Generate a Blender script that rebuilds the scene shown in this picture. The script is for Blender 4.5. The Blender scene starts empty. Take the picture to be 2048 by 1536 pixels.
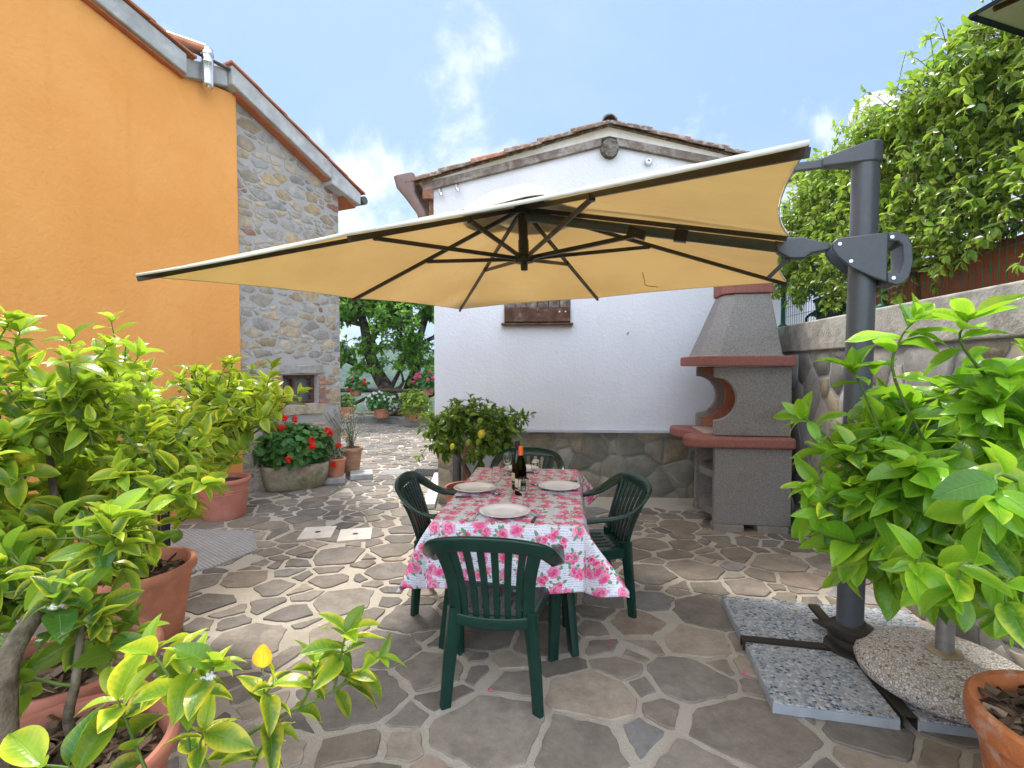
import bpy, math, random
import numpy as np
from mathutils import Vector, Matrix, Euler, noise

R = math.radians
sc = bpy.context.scene
col = sc.collection


# ------------------------------------------------------------------ helpers
def tag(o, label=None, cat=None, group=None, kind=None):
    if label: o['label'] = label
    if cat: o['category'] = cat
    if group: o['group'] = group
    if kind: o['kind'] = kind
    return o


def empty(name, loc=(0, 0, 0), rz=0.0, label=None, cat=None, group=None):
    o = bpy.data.objects.new(name, None)
    o.empty_display_size = 0.1
    col.objects.link(o)
    o.location = loc
    o.rotation_euler = (0, 0, rz)
    return tag(o, label, cat, group)


def children(o):
    return [c for c in list(bpy.data.objects) if c.parent == o]


def copy_tree(o, parent=None):
    c = o.copy()
    col.objects.link(c)
    c.parent = parent
    for ch in children(o):
        copy_tree(ch, c)
    return c


def root_matrix(o):
    m = Matrix.Identity(4)
    while o is not None:
        m = Matrix.LocRotScale(o.location, o.rotation_euler, o.scale) @ m
        o = o.parent
    return m


def spline(keys, n):
    """Catmull-Rom through rows of an array; returns about n rows per span."""
    K = np.array(keys, float)
    P = np.vstack([2 * K[0] - K[1], K, 2 * K[-1] - K[-2]])
    out = []
    for i in range(1, len(P) - 2):
        for j in range(n):
            t = j / n
            a, b, c, d = P[i - 1], P[i], P[i + 1], P[i + 2]
            out.append(0.5 * (2 * b + (c - a) * t + (2 * a - 5 * b + 4 * c - d) * t * t + (3 * b - a - 3 * c + d) * t ** 3))
    out.append(K[-1])
    return np.array(out)


class MB:
    """Collects shapes and links them as ONE mesh object."""

    def __init__(self):
        self.v, self.f, self.m, self.t, self.uv = [], [], [], [], {}
        self.mi = 0
        self.tint = (0.5, 0.5, 0.5)

    def add(self, verts, faces):
        b = len(self.v)
        self.v.extend([tuple(p) for p in verts])
        for f in faces:
            self.f.append(tuple(b + i for i in f))
            self.m.append(self.mi)
            self.t.append(self.tint)
        return b

    def box(self, c, s, rz=0.0, mat=None):
        x, y, z = s[0] / 2, s[1] / 2, s[2] / 2
        pts = [Vector((i, j, k)) for k in (-z, z) for j in (-y, y) for i in (-x, x)]
        M = mat if mat is not None else Matrix.Translation(c) @ Matrix.Rotation(rz, 4, 'Z')
        self.add([M @ p for p in pts], [(0, 2, 3, 1), (4, 5, 7, 6), (0, 1, 5, 4), (2, 6, 7, 3), (0, 4, 6, 2), (1, 3, 7, 5)])

    def bar(self, a, b, w, h, up=(0, 0, 1)):
        """Box from a to b; w across, h along up."""
        a, b = Vector(a), Vector(b)
        d = (b - a).normalized()
        u = Vector(up)
        s = d.cross(u)
        if s.length < 1e-4: s = d.cross(Vector((1, 0, 0)))
        s.normalize()
        u = s.cross(d).normalized()
        P = []
        for p in (a, b):
            for i, j in ((-1, -1), (1, -1), (1, 1), (-1, 1)):
                P.append(p + s * (i * w / 2) + u * (j * h / 2))
        self.add(P, [(3, 2, 1, 0), (4, 5, 6, 7), (0, 1, 5, 4), (1, 2, 6, 5), (2, 3, 7, 6), (3, 0, 4, 7)])

    def prism(self, poly, z0, z1):
        n = len(poly)
        self.add([(p[0], p[1], z0) for p in poly] + [(p[0], p[1], z1) for p in poly],
                 [tuple(range(n - 1, -1, -1)), tuple(range(n, 2 * n))] + [(i, (i + 1) % n, n + (i + 1) % n, n + i) for i in range(n)])

    def extrude(self, pts, vec):
        """A planar outline (3-D points) pushed along vec."""
        n = len(pts)
        v = Vector(vec)
        A = [Vector(p) for p in pts]
        self.add(A + [p + v for p in A],
                 [tuple(range(n - 1, -1, -1)), tuple(range(n, 2 * n))] + [(i, (i + 1) % n, n + (i + 1) % n, n + i) for i in range(n)])

    def tube(self, path, rad, n=8, caps=True):
        P = [Vector(p) for p in path]
        r = rad if hasattr(rad, '__len__') else [rad] * len(P)
        T = [(P[min(i + 1, len(P) - 1)] - P[max(i - 1, 0)]).normalized() for i in range(len(P))]
        u = T[0].orthogonal().normalized()
        V, F = [], []
        for i, p in enumerate(P):
            u = (u - T[i] * u.dot(T[i]))
            u = u.normalized() if u.length > 1e-6 else T[i].orthogonal().normalized()
            w = T[i].cross(u)
            for k in range(n):
                a = 2 * math.pi * k / n
                V.append(p + (u * math.cos(a) + w * math.sin(a)) * r[i])
        for i in range(len(P) - 1):
            for k in range(n):
                F.append((i * n + k, i * n + (k + 1) % n, (i + 1) * n + (k + 1) % n, (i + 1) * n + k))
        if caps:
            F.append(tuple(range(n - 1, -1, -1)))
            F.append(tuple((len(P) - 1) * n + k for k in range(n)))
        self.add(V, F)

    def sweep(self, P, W, hw, ht, corner=0.35):
        """Rounded-rectangle section swept along P; W = wide axis per point."""
        P = [Vector(p) for p in P]
        W = [Vector(w).normalized() for w in W]
        n = len(P)
        T = [(P[min(i + 1, n - 1)] - P[max(i - 1, 0)]).normalized() for i in range(n)]
        sec = []
        for sx, sy in ((1, 1), (-1, 1), (-1, -1), (1, -1)):
            c = corner
            q = [(sx * 1.0, sy * (1 - c)), (sx * (1 - .3 * c), sy * (1 - .3 * c)), (sx * (1 - c), sy * 1.0)]
            if sx * sy < 0: q.reverse()
            sec += q
        V, F = [], []
        m = len(sec)
        for i in range(n):
            w = (W[i] - T[i] * W[i].dot(T[i])).normalized()
            nn = T[i].cross(w)
            a, b = hw[i], ht[i]
            k = min(a, b)
            for x, y in sec:
                # keep corner radius equal in both directions
                px = math.copysign(a - (1 - abs(x)) * k, x)
                py = math.copysign(b - (1 - abs(y)) * k, y)
                V.append(P[i] + w * px + nn * py)
        for i in range(n - 1):
            for k in range(m):
                F.append((i * m + k, i * m + (k + 1) % m, (i + 1) * m + (k + 1) % m, (i + 1) * m + k))
        F.append(tuple(range(m - 1, -1, -1)))
        F.append(tuple((n - 1) * m + k for k in range(m)))
        self.add(V, F)

    def lathe(self, prof, n=32, c=(0, 0, 0), M=None, wob=0.0, seed=0):
        V, F = [], []
        for j, (r, z) in enumerate(prof):
            for k in range(n):
                a = 2 * math.pi * k / n
                rr = r
                if wob: rr = r * (1 + wob * noise.noise(Vector((math.cos(a) * 1.3 + seed, math.sin(a) * 1.3, z * 4))))
                p = Vector((rr * math.cos(a), rr * math.sin(a), z))
                V.append(M @ p if M is not None else p + Vector(c))
        for j in range(len(prof) - 1):
            for k in range(n):
                F.append((j * n + k, j * n + (k + 1) % n, (j + 1) * n + (k + 1) % n, (j + 1) * n + k))
        if prof[0][0] > 1e-5: F.append(tuple(range(n - 1, -1, -1)))
        if prof[-1][0] > 1e-5: F.append(tuple((len(prof) - 1) * n + k for k in range(n)))
        self.add(V, F)

    def blob(self, c, r, sub=1, amp=0.25, freq=1.0, seed=0.0, sq=(1, 1, 1)):
        V, F = ICO[sub]
        P = []
        for p in V:
            q = Vector(p)
            k = 1 + amp * noise.noise(q * freq + Vector((seed, seed * 1.7, -seed)))
            P.append(Vector(c) + Vector((q.x * sq[0], q.y * sq[1], q.z * sq[2])) * (r * k))
        self.add(P, F)

    def build(self, name, mats, parent=None, world=False, smooth=None, tint=False):
        me = bpy.data.meshes.new(name)
        V = self.v
        if world and parent is not None:
            Mi = root_matrix(parent).inverted()
            V = [tuple(Mi @ Vector(p)) for p in V]
        me.from_pydata([tuple(p) for p in V], [], self.f)
        if not isinstance(mats, (list, tuple)): mats = [mats]
        for m in mats: me.materials.append(m)
        if len(mats) > 1: me.polygons.foreach_set('material_index', self.m)
        if tint:
            a = me.attributes.new('tint', 'FLOAT_COLOR', 'FACE')
            a.data.foreach_set('color', np.array([(t[0], t[1], t[2], 1.0) for t in self.t], np.float32).ravel())
        if smooth is not None:
            me.polygons.foreach_set('use_smooth', [True] * len(me.polygons))
            if smooth < 179: me.set_sharp_from_angle(angle=R(smooth))
        me.update()
        o = bpy.data.objects.new(name, me)
        col.objects.link(o)
        if parent is not None: o.parent = parent
        return o


def _ico():
    import bmesh
    out = {}
    for s in (1, 2, 3):
        bm = bmesh.new()
        bmesh.ops.create_icosphere(bm, subdivisions=s, radius=1)
        out[s] = ([tuple(v.co) for v in bm.verts], [tuple(v.index for v in f.verts) for f in bm.faces])
        bm.free()
    return out


ICO = _ico()


def bevel(o, w, seg=2, ang=40):
    m = o.modifiers.new('Bevel', 'BEVEL')
    m.width, m.segments, m.limit_method, m.angle_limit = w, seg, 'ANGLE', R(ang)
    m.harden_normals = False
    return o


# ------------------------------------------------------------------ node helpers
class NT:
    def __init__(self, name):
        self.mat = bpy.data.materials.new(name)
        self.mat.use_nodes = True
        self.t = self.mat.node_tree
        self.t.nodes.clear()
        self.out = self.n('ShaderNodeOutputMaterial')

    def n(self, kind, **kw):
        o = self.t.nodes.new(kind)
        for k, v in kw.items(): setattr(o, k, v)
        return o

    def put(self, sock, v):
        if hasattr(v, 'node'): self.t.links.new(v, sock)
        elif v is not None:
            if hasattr(v, '__len__') and len(v) == 3 and sock.type == 'RGBA': v = (*v, 1)
            sock.default_value = v

    def math(self, op, a, b=None, c=None, clamp=False):
        o = self.n('ShaderNodeMath', operation=op, use_clamp=clamp)
        self.put(o.inputs[0], a)
        if b is not None: self.put(o.inputs[1], b)
        if c is not None: self.put(o.inputs[2], c)
        return o.outputs[0]

    def vec(self, op, a, b=None):
        o = self.n('ShaderNodeVectorMath', operation=op)
        self.put(o.inputs[0], a)
        if b is not None: self.put(o.inputs[1], b)
        return o.outputs['Value'] if op in ('LENGTH', 'DISTANCE', 'DOT_PRODUCT') else o.outputs[0]

    def scale(self, a, s):
        o = self.n('ShaderNodeVectorMath', operation='SCALE')
        self.put(o.inputs[0], a)
        self.put(o.inputs['Scale'], s)
        return o.outputs[0]

    def mix(self, fac, a, b, mode='MIX'):
        o = self.n('ShaderNodeMix', data_type='RGBA', blend_type=mode)
        self.put(o.inputs[0], fac)
        self.put(o.inputs[6], a)
        self.put(o.inputs[7], b)
        return o.outputs[2]

    def noise(self, scale, detail=4, rough=.55, vec=None, dist=0.0, out=0):
        o = self.n('ShaderNodeTexNoise')
        o.inputs['Scale'].default_value = scale
        o.inputs['Detail'].default_value = detail
        o.inputs['Roughness'].default_value = rough
        o.inputs['Distortion'].default_value = dist
        if vec is not None: self.put(o.inputs['Vector'], vec)
        return o.outputs[out]

    def vor(self, scale, vec=None, feature='F1', rand=1.0, dims='3D'):
        o = self.n('ShaderNodeTexVoronoi', feature=feature, voronoi_dimensions=dims)
        o.inputs['Scale'].default_value = scale
        o.inputs['Randomness'].default_value = rand
        if vec is not None: self.put(o.inputs['Vector'], vec)
        return o

    def ramp(self, fac, stops, interp='LINEAR'):
        o = self.n('ShaderNodeValToRGB')
        o.color_ramp.interpolation = interp
        e = o.color_ramp.elements
        while len(e) < len(stops): e.new(0.5)
        for i, (p, c) in enumerate(stops):
            e[i].position = p
            e[i].color = (*c, 1) if hasattr(c, '__len__') else (c, c, c, 1)
        self.put(o.inputs[0], fac)
        return o.outputs[0]

    def smooth(self, v, a, b, lo=0.0, hi=1.0):
        o = self.n('ShaderNodeMapRange', interpolation_type='SMOOTHSTEP')
        for i, x in enumerate((v, a, b, lo, hi)): self.put(o.inputs[i], x)
        return o.outputs[0]

    def obj(self):
        return self.n('ShaderNodeTexCoord').outputs['Object']

    def uv(self):
        return self.n('ShaderNodeTexCoord').outputs['UV']

    def attr(self, name, out='Color'):
        o = self.n('ShaderNodeAttribute', attribute_name=name)
        return o.outputs[out]

    def sep(self, v):
        o = self.n('ShaderNodeSeparateXYZ')
        self.put(o.inputs[0], v)
        return o.outputs

    def comb(self, x, y, z=0.0):
        o = self.n('ShaderNodeCombineXYZ')
        self.put(o.inputs[0], x); self.put(o.inputs[1], y); self.put(o.inputs[2], z)
        return o.outputs[0]

    def bump(self, h, dist=.01, strength=1.0, normal=None):
        o = self.n('ShaderNodeBump')
        o.inputs['Strength'].default_value = strength
        o.inputs['Distance'].default_value = dist
        self.put(o.inputs['Height'], h)
        if normal is not None: self.put(o.inputs['Normal'], normal)
        return o.outputs[0]

    def pbr(self, color, rough=.6, metal=0.0, bump=None, spec=.5, coat=0.0, final=True, trans=0.0, ior=1.45):
        o = self.n('ShaderNodeBsdfPrincipled')
        self.put(o.inputs['Base Color'], color)
        self.put(o.inputs['Roughness'], rough)
        self.put(o.inputs['Metallic'], metal)
        o.inputs['Specular IOR Level'].default_value = spec
        o.inputs['Coat Weight'].default_value = coat
        o.inputs['Transmission Weight'].default_value = trans
        o.inputs['IOR'].default_value = ior
        if bump is not None: self.put(o.inputs['Normal'], bump)
        if final:
            self.t.links.new(o.outputs[0], self.out.inputs[0])
            return self.mat
        return o.outputs[0]

    def translucent(self, color, normal=None):
        o = self.n('ShaderNodeBsdfTranslucent')
        self.put(o.inputs[0], color)
        if normal is not None: self.put(o.inputs['Normal'], normal)
        return o.outputs[0]

    def mixsh(self, fac, a, b, final=True):
        o = self.n('ShaderNodeMixShader')
        self.put(o.inputs[0], fac)
        self.t.links.new(a, o.inputs[1])
        self.t.links.new(b, o.inputs[2])
        if final:
            self.t.links.new(o.outputs[0], self.out.inputs[0])
            return self.mat
        return o.outputs[0]


def mottled(name, c0, c1, scale=6, rough=.7, bumpd=.003, bscale=60, c2=None, s2=1.5, spec=.4, metal=0.0, lo=.35, hi=.65, coat=0.0):
    """Two colours mixed by noise, an optional third as large blotches, fine bump."""
    T = NT(name)
    P = T.obj()
    c = T.mix(T.smooth(T.noise(scale, 6, .6, P), lo, hi), c0, c1)
    if c2 is not None:
        c = T.mix(T.smooth(T.noise(s2, 5, .65, P), .5, .72), c, c2)
    b = T.bump(T.noise(bscale, 5, .6, P), bumpd) if bumpd else None
    return T.pbr(c, rough, metal, b, spec, coat)

# ------------------------------------------------------------------ materials
def stone_mat(name, stops, mortar=None, dirt=(.1, .09, .075), bump=.004, rough=.75, sc_=9, spec=.35):
    """Stone whose colour comes from each stone's own random tint plus mottling."""
    T = NT(name)
    P = T.obj()
    t = T.sep(T.attr('tint'))
    c = T.ramp(t[0], stops)
    n1 = T.noise(sc_, 7, .65, P)
    c = T.mix(T.smooth(n1, .35, .7, 0, .75), c, T.mix(.6, c, dirt))
    c = T.mix(T.smooth(T.noise(sc_ * .55, 7, .7, P, 1.2), .5, .68, 0, .5), c, T.mix(.5, c, (.46, .41, .33)))
    n2 = T.noise(sc_ * 5, 5, .7, P)
    c = T.mix(T.smooth(n2, .3, .7, .0, .5), T.mix(1, c, (.72, .72, .72), 'MULTIPLY'), c)
    st = T.noise(3.1, 6, .7, P, .6)
    c = T.mix(T.smooth(st, .58, .7, 0, .35), c, T.mix(.5, c, (.36, .3, .21)))
    sk = T.noise(sc_ * 9, 6, .75, P, .4)
    c = T.mix(T.smooth(sk, .6, .72, 0, .45), c, (.5, .47, .42))
    c = T.mix(T.smooth(sk, .4, .28, 0, .5), c, T.mix(1, c, (.45, .43, .42), 'MULTIPLY'))
    br = T.math('MULTIPLY_ADD', t[1], .5, .75)
    c = T.mix(1, c, T.comb(br, br, br), 'MULTIPLY')
    h = T.math('ADD', T.noise(sc_ * 2.2, 8, .68, P), T.math('MULTIPLY', n2, .3))
    ro = T.math('MULTIPLY_ADD', n1, .35, rough - .17)
    return T.pbr(c, ro, 0, T.bump(h, bump), spec)


def mortar_mat(name, c0, c1, dark, bump=.004):
    T = NT(name)
    P = T.obj()
    c = T.mix(T.noise(5, 6, .65, P), c0, c1)
    c = T.mix(T.smooth(T.noise(1.3, 6, .7, P), .5, .68, 0, .6), c, dark)
    g = T.noise(220, 3, .7, P)
    c = T.mix(T.smooth(g, .3, .7, 0, 1), T.mix(1, c, (.7, .68, .66), 'MULTIPLY'), c)
    return T.pbr(c, .9, 0, T.bump(T.math('ADD', g, T.noise(40, 4, .6, P)), bump), .2)


PAVE = stone_mat('paving_stone', [(0, (.18, .163, .15)), (.3, (.24, .213, .187)), (.55, (.31, .267, .222)), (.8, (.4, .332, .262)), (.93, (.36, .28, .22)), (1, (.33, .318, .31))], sc_=7, rough=.7, bump=.005)
PAVE_M = mortar_mat('paving_mortar', (.62, .56, .47), (.74, .68, .585), (.48, .42, .34), .01)
RUBBLE = stone_mat('rubble_stone', [(0, (.44, .43, .41)), (.22, (.52, .49, .44)), (.42, (.58, .48, .34)), (.6, (.6, .45, .26)), (.74, (.52, .5, .47)), (.88, (.6, .54, .44)), (.93, (.55, .3, .22)), (1, (.5, .25, .18))], sc_=14, rough=.9, bump=.012, spec=.2)
RUBBLE_M = mortar_mat('rubble_mortar', (.55, .55, .535), (.64, .635, .62), (.45, .44, .42), .014)
CLAD = stone_mat('cladding_stone', [(0, (.24, .24, .2)), (.3, (.36, .36, .3)), (.55, (.4, .37, .28)), (.75, (.45, .38, .24)), (1, (.34, .35, .32))], sc_=6, rough=.7, bump=.006)
CLAD_M = mortar_mat('cladding_mortar', (.3, .29, .27), (.4, .39, .37), (.12, .12, .11), .006)
WALLST = stone_mat('retaining_stone', [(0, (.25, .245, .23)), (.25, (.42, .41, .38)), (.5, (.56, .53, .46)), (.75, (.52, .43, .29)), (1, (.4, .41, .4))], sc_=5, rough=.75, bump=.006)
WALLST_M = mortar_mat('retaining_mortar', (.4, .4, .4), (.54, .53, .52), (.28, .27, .25), .008)


def plaster(name, c0, c1, stain, bump=.004, rough=.9):
    T = NT(name)
    P = T.obj()
    c = T.mix(T.smooth(T.noise(.9, 5, .6, P), .35, .68), c0, c1)
    sp = T.vec('MULTIPLY', P, (5, 5, .45))
    c = T.mix(T.smooth(T.noise(1.0, 6, .7, sp), .52, .78, 0, .26), c, stain)
    c = T.mix(T.smooth(T.noise(14, 4, .6, P), .45, .75, 0, .16), c, stain)
    h = T.math('ADD', T.noise(28, 6, .6, P), T.math('MULTIPLY', T.noise(3.5, 4, .5, P), 1.2))
    return T.pbr(c, rough, 0, T.bump(h, bump), .25)


ORANGE = plaster('orange_plaster', (.73, .32, .085), (.79, .37, .11), (.62, .25, .065), .006)
WHITE = plaster('white_plaster', (.65, .67, .72), (.71, .735, .785), (.56, .58, .62), .006)
CREAM = plaster('weathered_render', (.7, .67, .6), (.78, .76, .71), (.36, .32, .26), .008)
CONC = mottled('grey_concrete', (.36, .37, .37), (.5, .51, .5), 5, .9, .004, 40, (.26, .26, .25), 2.2, .2)
COPING = mottled('coping_concrete', (.33, .31, .27), (.47, .45, .4), 9, .9, .006, 50, (.2, .18, .14), 3, .2)
TILE = mottled('roof_tile', (.5, .17, .075), (.42, .14, .07), 12, .85, .003, 60, (.34, .14, .09), 3, .2)
OLDTILE = mottled('old_roof_tile', (.2, .12, .08), (.3, .17, .11), 14, .92, .008, 60, (.36, .34, .3), 7, .15)
TERRA = mottled('terracotta', (.56, .235, .14), (.48, .19, .11), 9, .75, .002, 70, (.6, .33, .24), 2.5, .3)
TERRA_PINK = mottled('pink_terracotta', (.5, .2, .14), (.44, .165, .115), 5, .6, .001, 60, (.55, .26, .2), 2.0, .35)
TERRA_WORN = mottled('worn_terracotta', (.44, .13, .04), (.56, .19, .065), 14, .42, .006, 34, (.62, .4, .3), 11, .5, 0, .3, .6)
RUST = mottled('rust_brown_planter', (.36, .11, .05), (.3, .09, .042), 8, .7, .002, 60, (.22, .07, .04), 3)
SOIL = mottled('potting_soil', (.05, .034, .022), (.13, .09, .06), 40, .95, .02, 35, (.2, .14, .09), 26, .1)
BARK = mottled('citrus_bark', (.085, .065, .045), (.17, .135, .095), 22, .9, .01, 45, (.25, .22, .16), 8, .2)
DARKBARK = mottled('tree_bark', (.035, .028, .022), (.1, .08, .06), 8, .95, .03, 12, (.2, .2, .15), 4, .1)
TWIG = mottled('green_twig', (.09, .15, .03), (.14, .2, .04), 20, .6, .001, 80)
OLDWOOD = mottled('weathered_wood', (.16, .13, .11), (.27, .235, .21), 10, .9, .004, 60, (.36, .34, .31), 5, .2)
BROWNWOOD = mottled('dark_brown_wood', (.075, .036, .024), (.12, .065, .045), 10, .8, .004, 60, (.2, .15, .12), 7, .25)
FENCEWOOD = mottled('fence_wood', (.06, .042, .032), (.12, .085, .06), 8, .9, .006, 50, None, 3, .2)
IRON = mottled('black_iron', (.012, .014, .022), (.02, .022, .03), 20, .5, .001, 80)
GUN = mottled('grey_powder_coat', (.07, .078, .09), (.08, .088, .1), 30, .34, .0004, 300, None, 1, .5)
BLACKALU = mottled('dark_rib_coat', (.03, .026, .02), (.036, .031, .024), 30, .4, .0003, 300)
STEEL = mottled('stainless_steel', (.62, .62, .63), (.7, .7, .7), 8, .24, .001, 60, None, 1, .5, 1.0)
GALV = mottled('galvanised_tube', (.3, .31, .31), (.4, .4, .39), 20, .45, .001, 60, None, 1, .5, .7)
MAUVE = mottled('mauve_gutter', (.23, .16, .155), (.28, .2, .19), 6, .55, .001, 60)
GREENPL = mottled('green_plastic', (.003, .027, .019), (.005, .034, .024), 9, .24, .0006, 140, None, 1, .5)
FENCEGREEN = mottled('green_wire', (.012, .1, .06), (.016, .12, .07), 9, .5, 0)
TUBGREEN = mottled('dark_green_tub', (.012, .035, .034), (.02, .05, .047), 9, .5, .001, 60)
HOSE = mottled('black_hose', (.012, .013, .014), (.02, .02, .022), 9, .5, 0)
PORCELAIN = mottled('white_porcelain', (.8, .8, .82), (.83, .83, .84), 3, .12, 0, 60, None, 1, .5, 0, .35, .65, .3)
SILVER = mottled('cutlery_steel', (.6, .6, .6), (.66, .66, .66), 9, .2, 0, 60, None, 1, .5, 1.0)
LIMESTONE = mottled('pale_threshold_stone', (.55, .58, .56), (.64, .66, .63), 6, .8, .002, 60, (.45, .46, .43), 3)
LID = mottled('pale_cover_concrete', (.62, .57, .52), (.7, .66, .6), 7, .9, .003, 90, (.5, .45, .4), 3, .2)
TROUGH = mottled('mossy_trough_stone', (.25, .22, .155), (.34, .3, .22), 16, .95, .014, 26, (.11, .12, .045), 3.2, .15)
CAST = mottled('cast_iron_grate', (.03, .03, .034), (.06, .06, .062), 30, .6, .001, 60, None, 1, .5, .5)
GRAYDOOR = mottled('grey_cabinet_door', (.34, .35, .36), (.4, .41, .42), 8, .6, .001, 60)
RUSTPAINT = mottled('rust_frame_paint', (.3, .13, .075), (.37, .17, .1), 12, .8, .002, 60)
DARKGLASS = NT('window_glass').pbr((.08, .1, .11), .08, 0, None, .6)
SCREW = mottled('bolt_head', (.6, .6, .6), (.7, .7, .7), 9, .3, 0, 60, None, 1, .5, .9)
GRASS = mottled('terrace_soil', (.12, .1, .07), (.2, .17, .12), 9, .95, .02, 30, (.07, .1, .03), 2)
HILL = mottled('hillside_green', (.03, .06, .02), (.05, .085, .03), .03, .95, 0, 60, (.07, .1, .045), .012, .1)
FOREST = NT('far_forest')
_t = FOREST
_P = _t.obj()
FOREST = _t.pbr(_t.mix(_t.noise(.6, 5, .7, _P), _t.mix(_t.sep(_t.attr('tint'))[0], (.018, .045, .016), (.05, .085, .024)), (.06, .1, .03)), .95, 0, _t.bump(_t.noise(1.2, 5, .7, _P), .6), .05)
LAMPGLASS = NT('opal_globe').pbr((.82, .82, .82), .25, 0, None, .5)


def concrete_bbq(name, c0, c1, c2):
    T = NT(name)
    P = T.obj()
    v = T.vor(260, P)
    g = T.sep(v.outputs['Color'])[0]
    c = T.mix(T.noise(4, 6, .65, P), c0, c1)
    c = T.mix(T.smooth(g, .25, .9, 0, .75), c, c2)
    c = T.mix(T.smooth(T.noise(60, 4, .7, P), .45, .75, 0, .55), c, T.mix(1, c, (.5, .5, .5), 'MULTIPLY'))
    c = T.mix(T.smooth(T.noise(2.4, 5, .7, P), .52, .7, 0, .45), c, T.mix(1, c, (.55, .52, .5), 'MULTIPLY'))
    return T.pbr(c, .92, 0, T.bump(T.math('ADD', T.noise(240, 3, .6, P), T.noise(90, 4, .7, P)), .004), .2)


BBQ_GREY = concrete_bbq('barbecue_concrete', (.2, .188, .18), (.28, .264, .252), (.42, .4, .385))
BBQ_RED = concrete_bbq('red_barbecue_concrete', (.3, .115, .095), (.36, .145, .12), (.42, .2, .17))
FIREBRICK = mottled('firebrick', (.42, .17, .1), (.5, .22, .14), 10, .9, .003, 70, (.3, .14, .1), 4, .2)


def pebbles(name, cols, base, scale, bump=.004, rough=.6):
    T = NT(name)
    P = T.obj()
    w = T.vec('ADD', P, T.scale(T.vec('SUBTRACT', T.noise(scale * .8, 2, .5, P, 0, 1), (.5, .5, .5)), .4 / scale))
    v = T.vor(scale, w)
    e = T.vor(scale, w, 'DISTANCE_TO_EDGE')
    rnd = T.sep(v.outputs['Color'])[0]
    c = T.ramp(rnd, cols, 'CONSTANT')
    k = T.smooth(e.outputs['Distance'], .03, .12)
    c = T.mix(k, base, c)
    return T.pbr(c, rough, 0, T.bump(T.smooth(e.outputs['Distance'], 0, .35), bump), .4)


SLAB = pebbles('pebble_slab', [(0, (.08, .1, .14)), (.12, (.2, .24, .3)), (.32, (.33, .36, .4)), (.52, (.5, .5, .49)), (.7, (.4, .42, .45)), (.82, (.42, .34, .25)), (.9, (.62, .62, .6))], (.38, .42, .46), 62, .004, .55)
SLABSIDE = mottled('slab_side_concrete', (.3, .33, .36), (.38, .41, .43), 9, .9, .003, 90)
ROUNDSTONE = pebbles('pebble_foot', [(0, (.74, .7, .65)), (.3, (.82, .78, .73)), (.5, (.62, .54, .47)), (.68, (.86, .84, .81)), (.9, (.34, .24, .18))], (.36, .31, .26), 80, .005, .7)


def leaf_mat(name, dark, light, yellow, rough=.32, trans=.34, veins=True, tcol=(.5, .72, .05)):
    T = NT(name)
    u, v, _ = T.sep(T.uv())
    t = T.sep(T.attr('tint'))
    a = T.math('MULTIPLY', T.math('ABSOLUTE', T.math('SUBTRACT', u, .5)), 2.0)
    c = T.mix(t[0], dark, light)
    P = T.obj()
    if veins:
        sv = T.math('SINE', T.math('MULTIPLY', T.math('SUBTRACT', v, T.math('MULTIPLY', a, .16)), 62.0))
        near = T.smooth(a, .0, .55, 1, 0)
        k = T.math('ADD', T.math('MULTIPLY', a, .8), T.math('MULTIPLY', T.noise(34, 3, .6, P), .9))
        k = T.math('ADD', k, T.math('MULTIPLY', sv, .03))
        c = T.mix(T.math('MULTIPLY', T.smooth(k, .62, 1.25), t[1], clamp=True), c, yellow)
        c = T.mix(T.math('MULTIPLY', T.smooth(a, .0, .05, 1, 0), .55), c, T.mix(.6, c, (.45, .55, .16)))
        c = T.mix(T.smooth(sv, .6, 1, 0, .16), c, T.mix(.5, c, (.4, .5, .12)))
        brown = T.math('MULTIPLY', T.smooth(T.math('ADD', v, T.math('MULTIPLY', T.noise(60, 3, .6, P), .3)), 1.04, 1.16), T.smooth(t[1], .75, 1))
        c = T.mix(brown, c, (.22, .09, .02))
        b = T.bump(T.math('ADD', T.math('MULTIPLY', sv, -.04), T.math('ADD', T.math('MULTIPLY', T.smooth(a, 0, .08), .9), T.noise(70, 3, .5, P))), .0016)
    else:
        c = T.mix(T.math('MULTIPLY', T.smooth(a, .3, 1), t[1]), c, yellow)
        b = None
    br = T.math('MULTIPLY_ADD', t[2], .7, .62)
    c = T.mix(1, c, T.comb(br, br, br), 'MULTIPLY')
    p = T.pbr(c, rough, 0, b, .5, 0, False)
    tr = T.translucent(T.mix(.6, T.scale(c, 2.6), tcol))
    return T.mixsh(trans, p, tr)


LEMON = leaf_mat('lemon_leaf', (.022, .095, .014), (.25, .39, .03), (.74, .64, .05), .3, .34, True, (.5, .75, .05))
ORANGELEAF = leaf_mat('orange_tree_leaf', (.022, .1, .012), (.2, .42, .022), (.5, .56, .05), .24, .34, True, (.46, .76, .04))
POTLEAF = leaf_mat('glossy_lemon_leaf', (.018, .075, .013), (.17, .32, .03), (.4, .42, .04), .28, .25, True, (.38, .6, .04))
HEDGELEAF = leaf_mat('jasmine_leaf', (.025, .095, .014), (.22, .36, .045), (.56, .5, .07), .3, .36, False, (.4, .62, .06))
TREELEAF = leaf_mat('broad_tree_leaf', (.028, .1, .024), (.15, .33, .04), (.3, .42, .06), .5, .55, False, (.32, .55, .05))
GERLEAF = leaf_mat('geranium_leaf', (.03, .12, .03), (.1, .27, .055), (.18, .32, .08), .5, .28, False, (.2, .5, .06))
SILVERLEAF = leaf_mat('silvery_leaf', (.17, .23, .17), (.36, .42, .34), (.4, .44, .36), .6, .25, False, (.4, .5, .3))
DRYLEAF = leaf_mat('dry_leaf', (.13, .075, .035), (.4, .26, .12), (.46, .34, .12), .8, .1, False, (.4, .25, .08))


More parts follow.
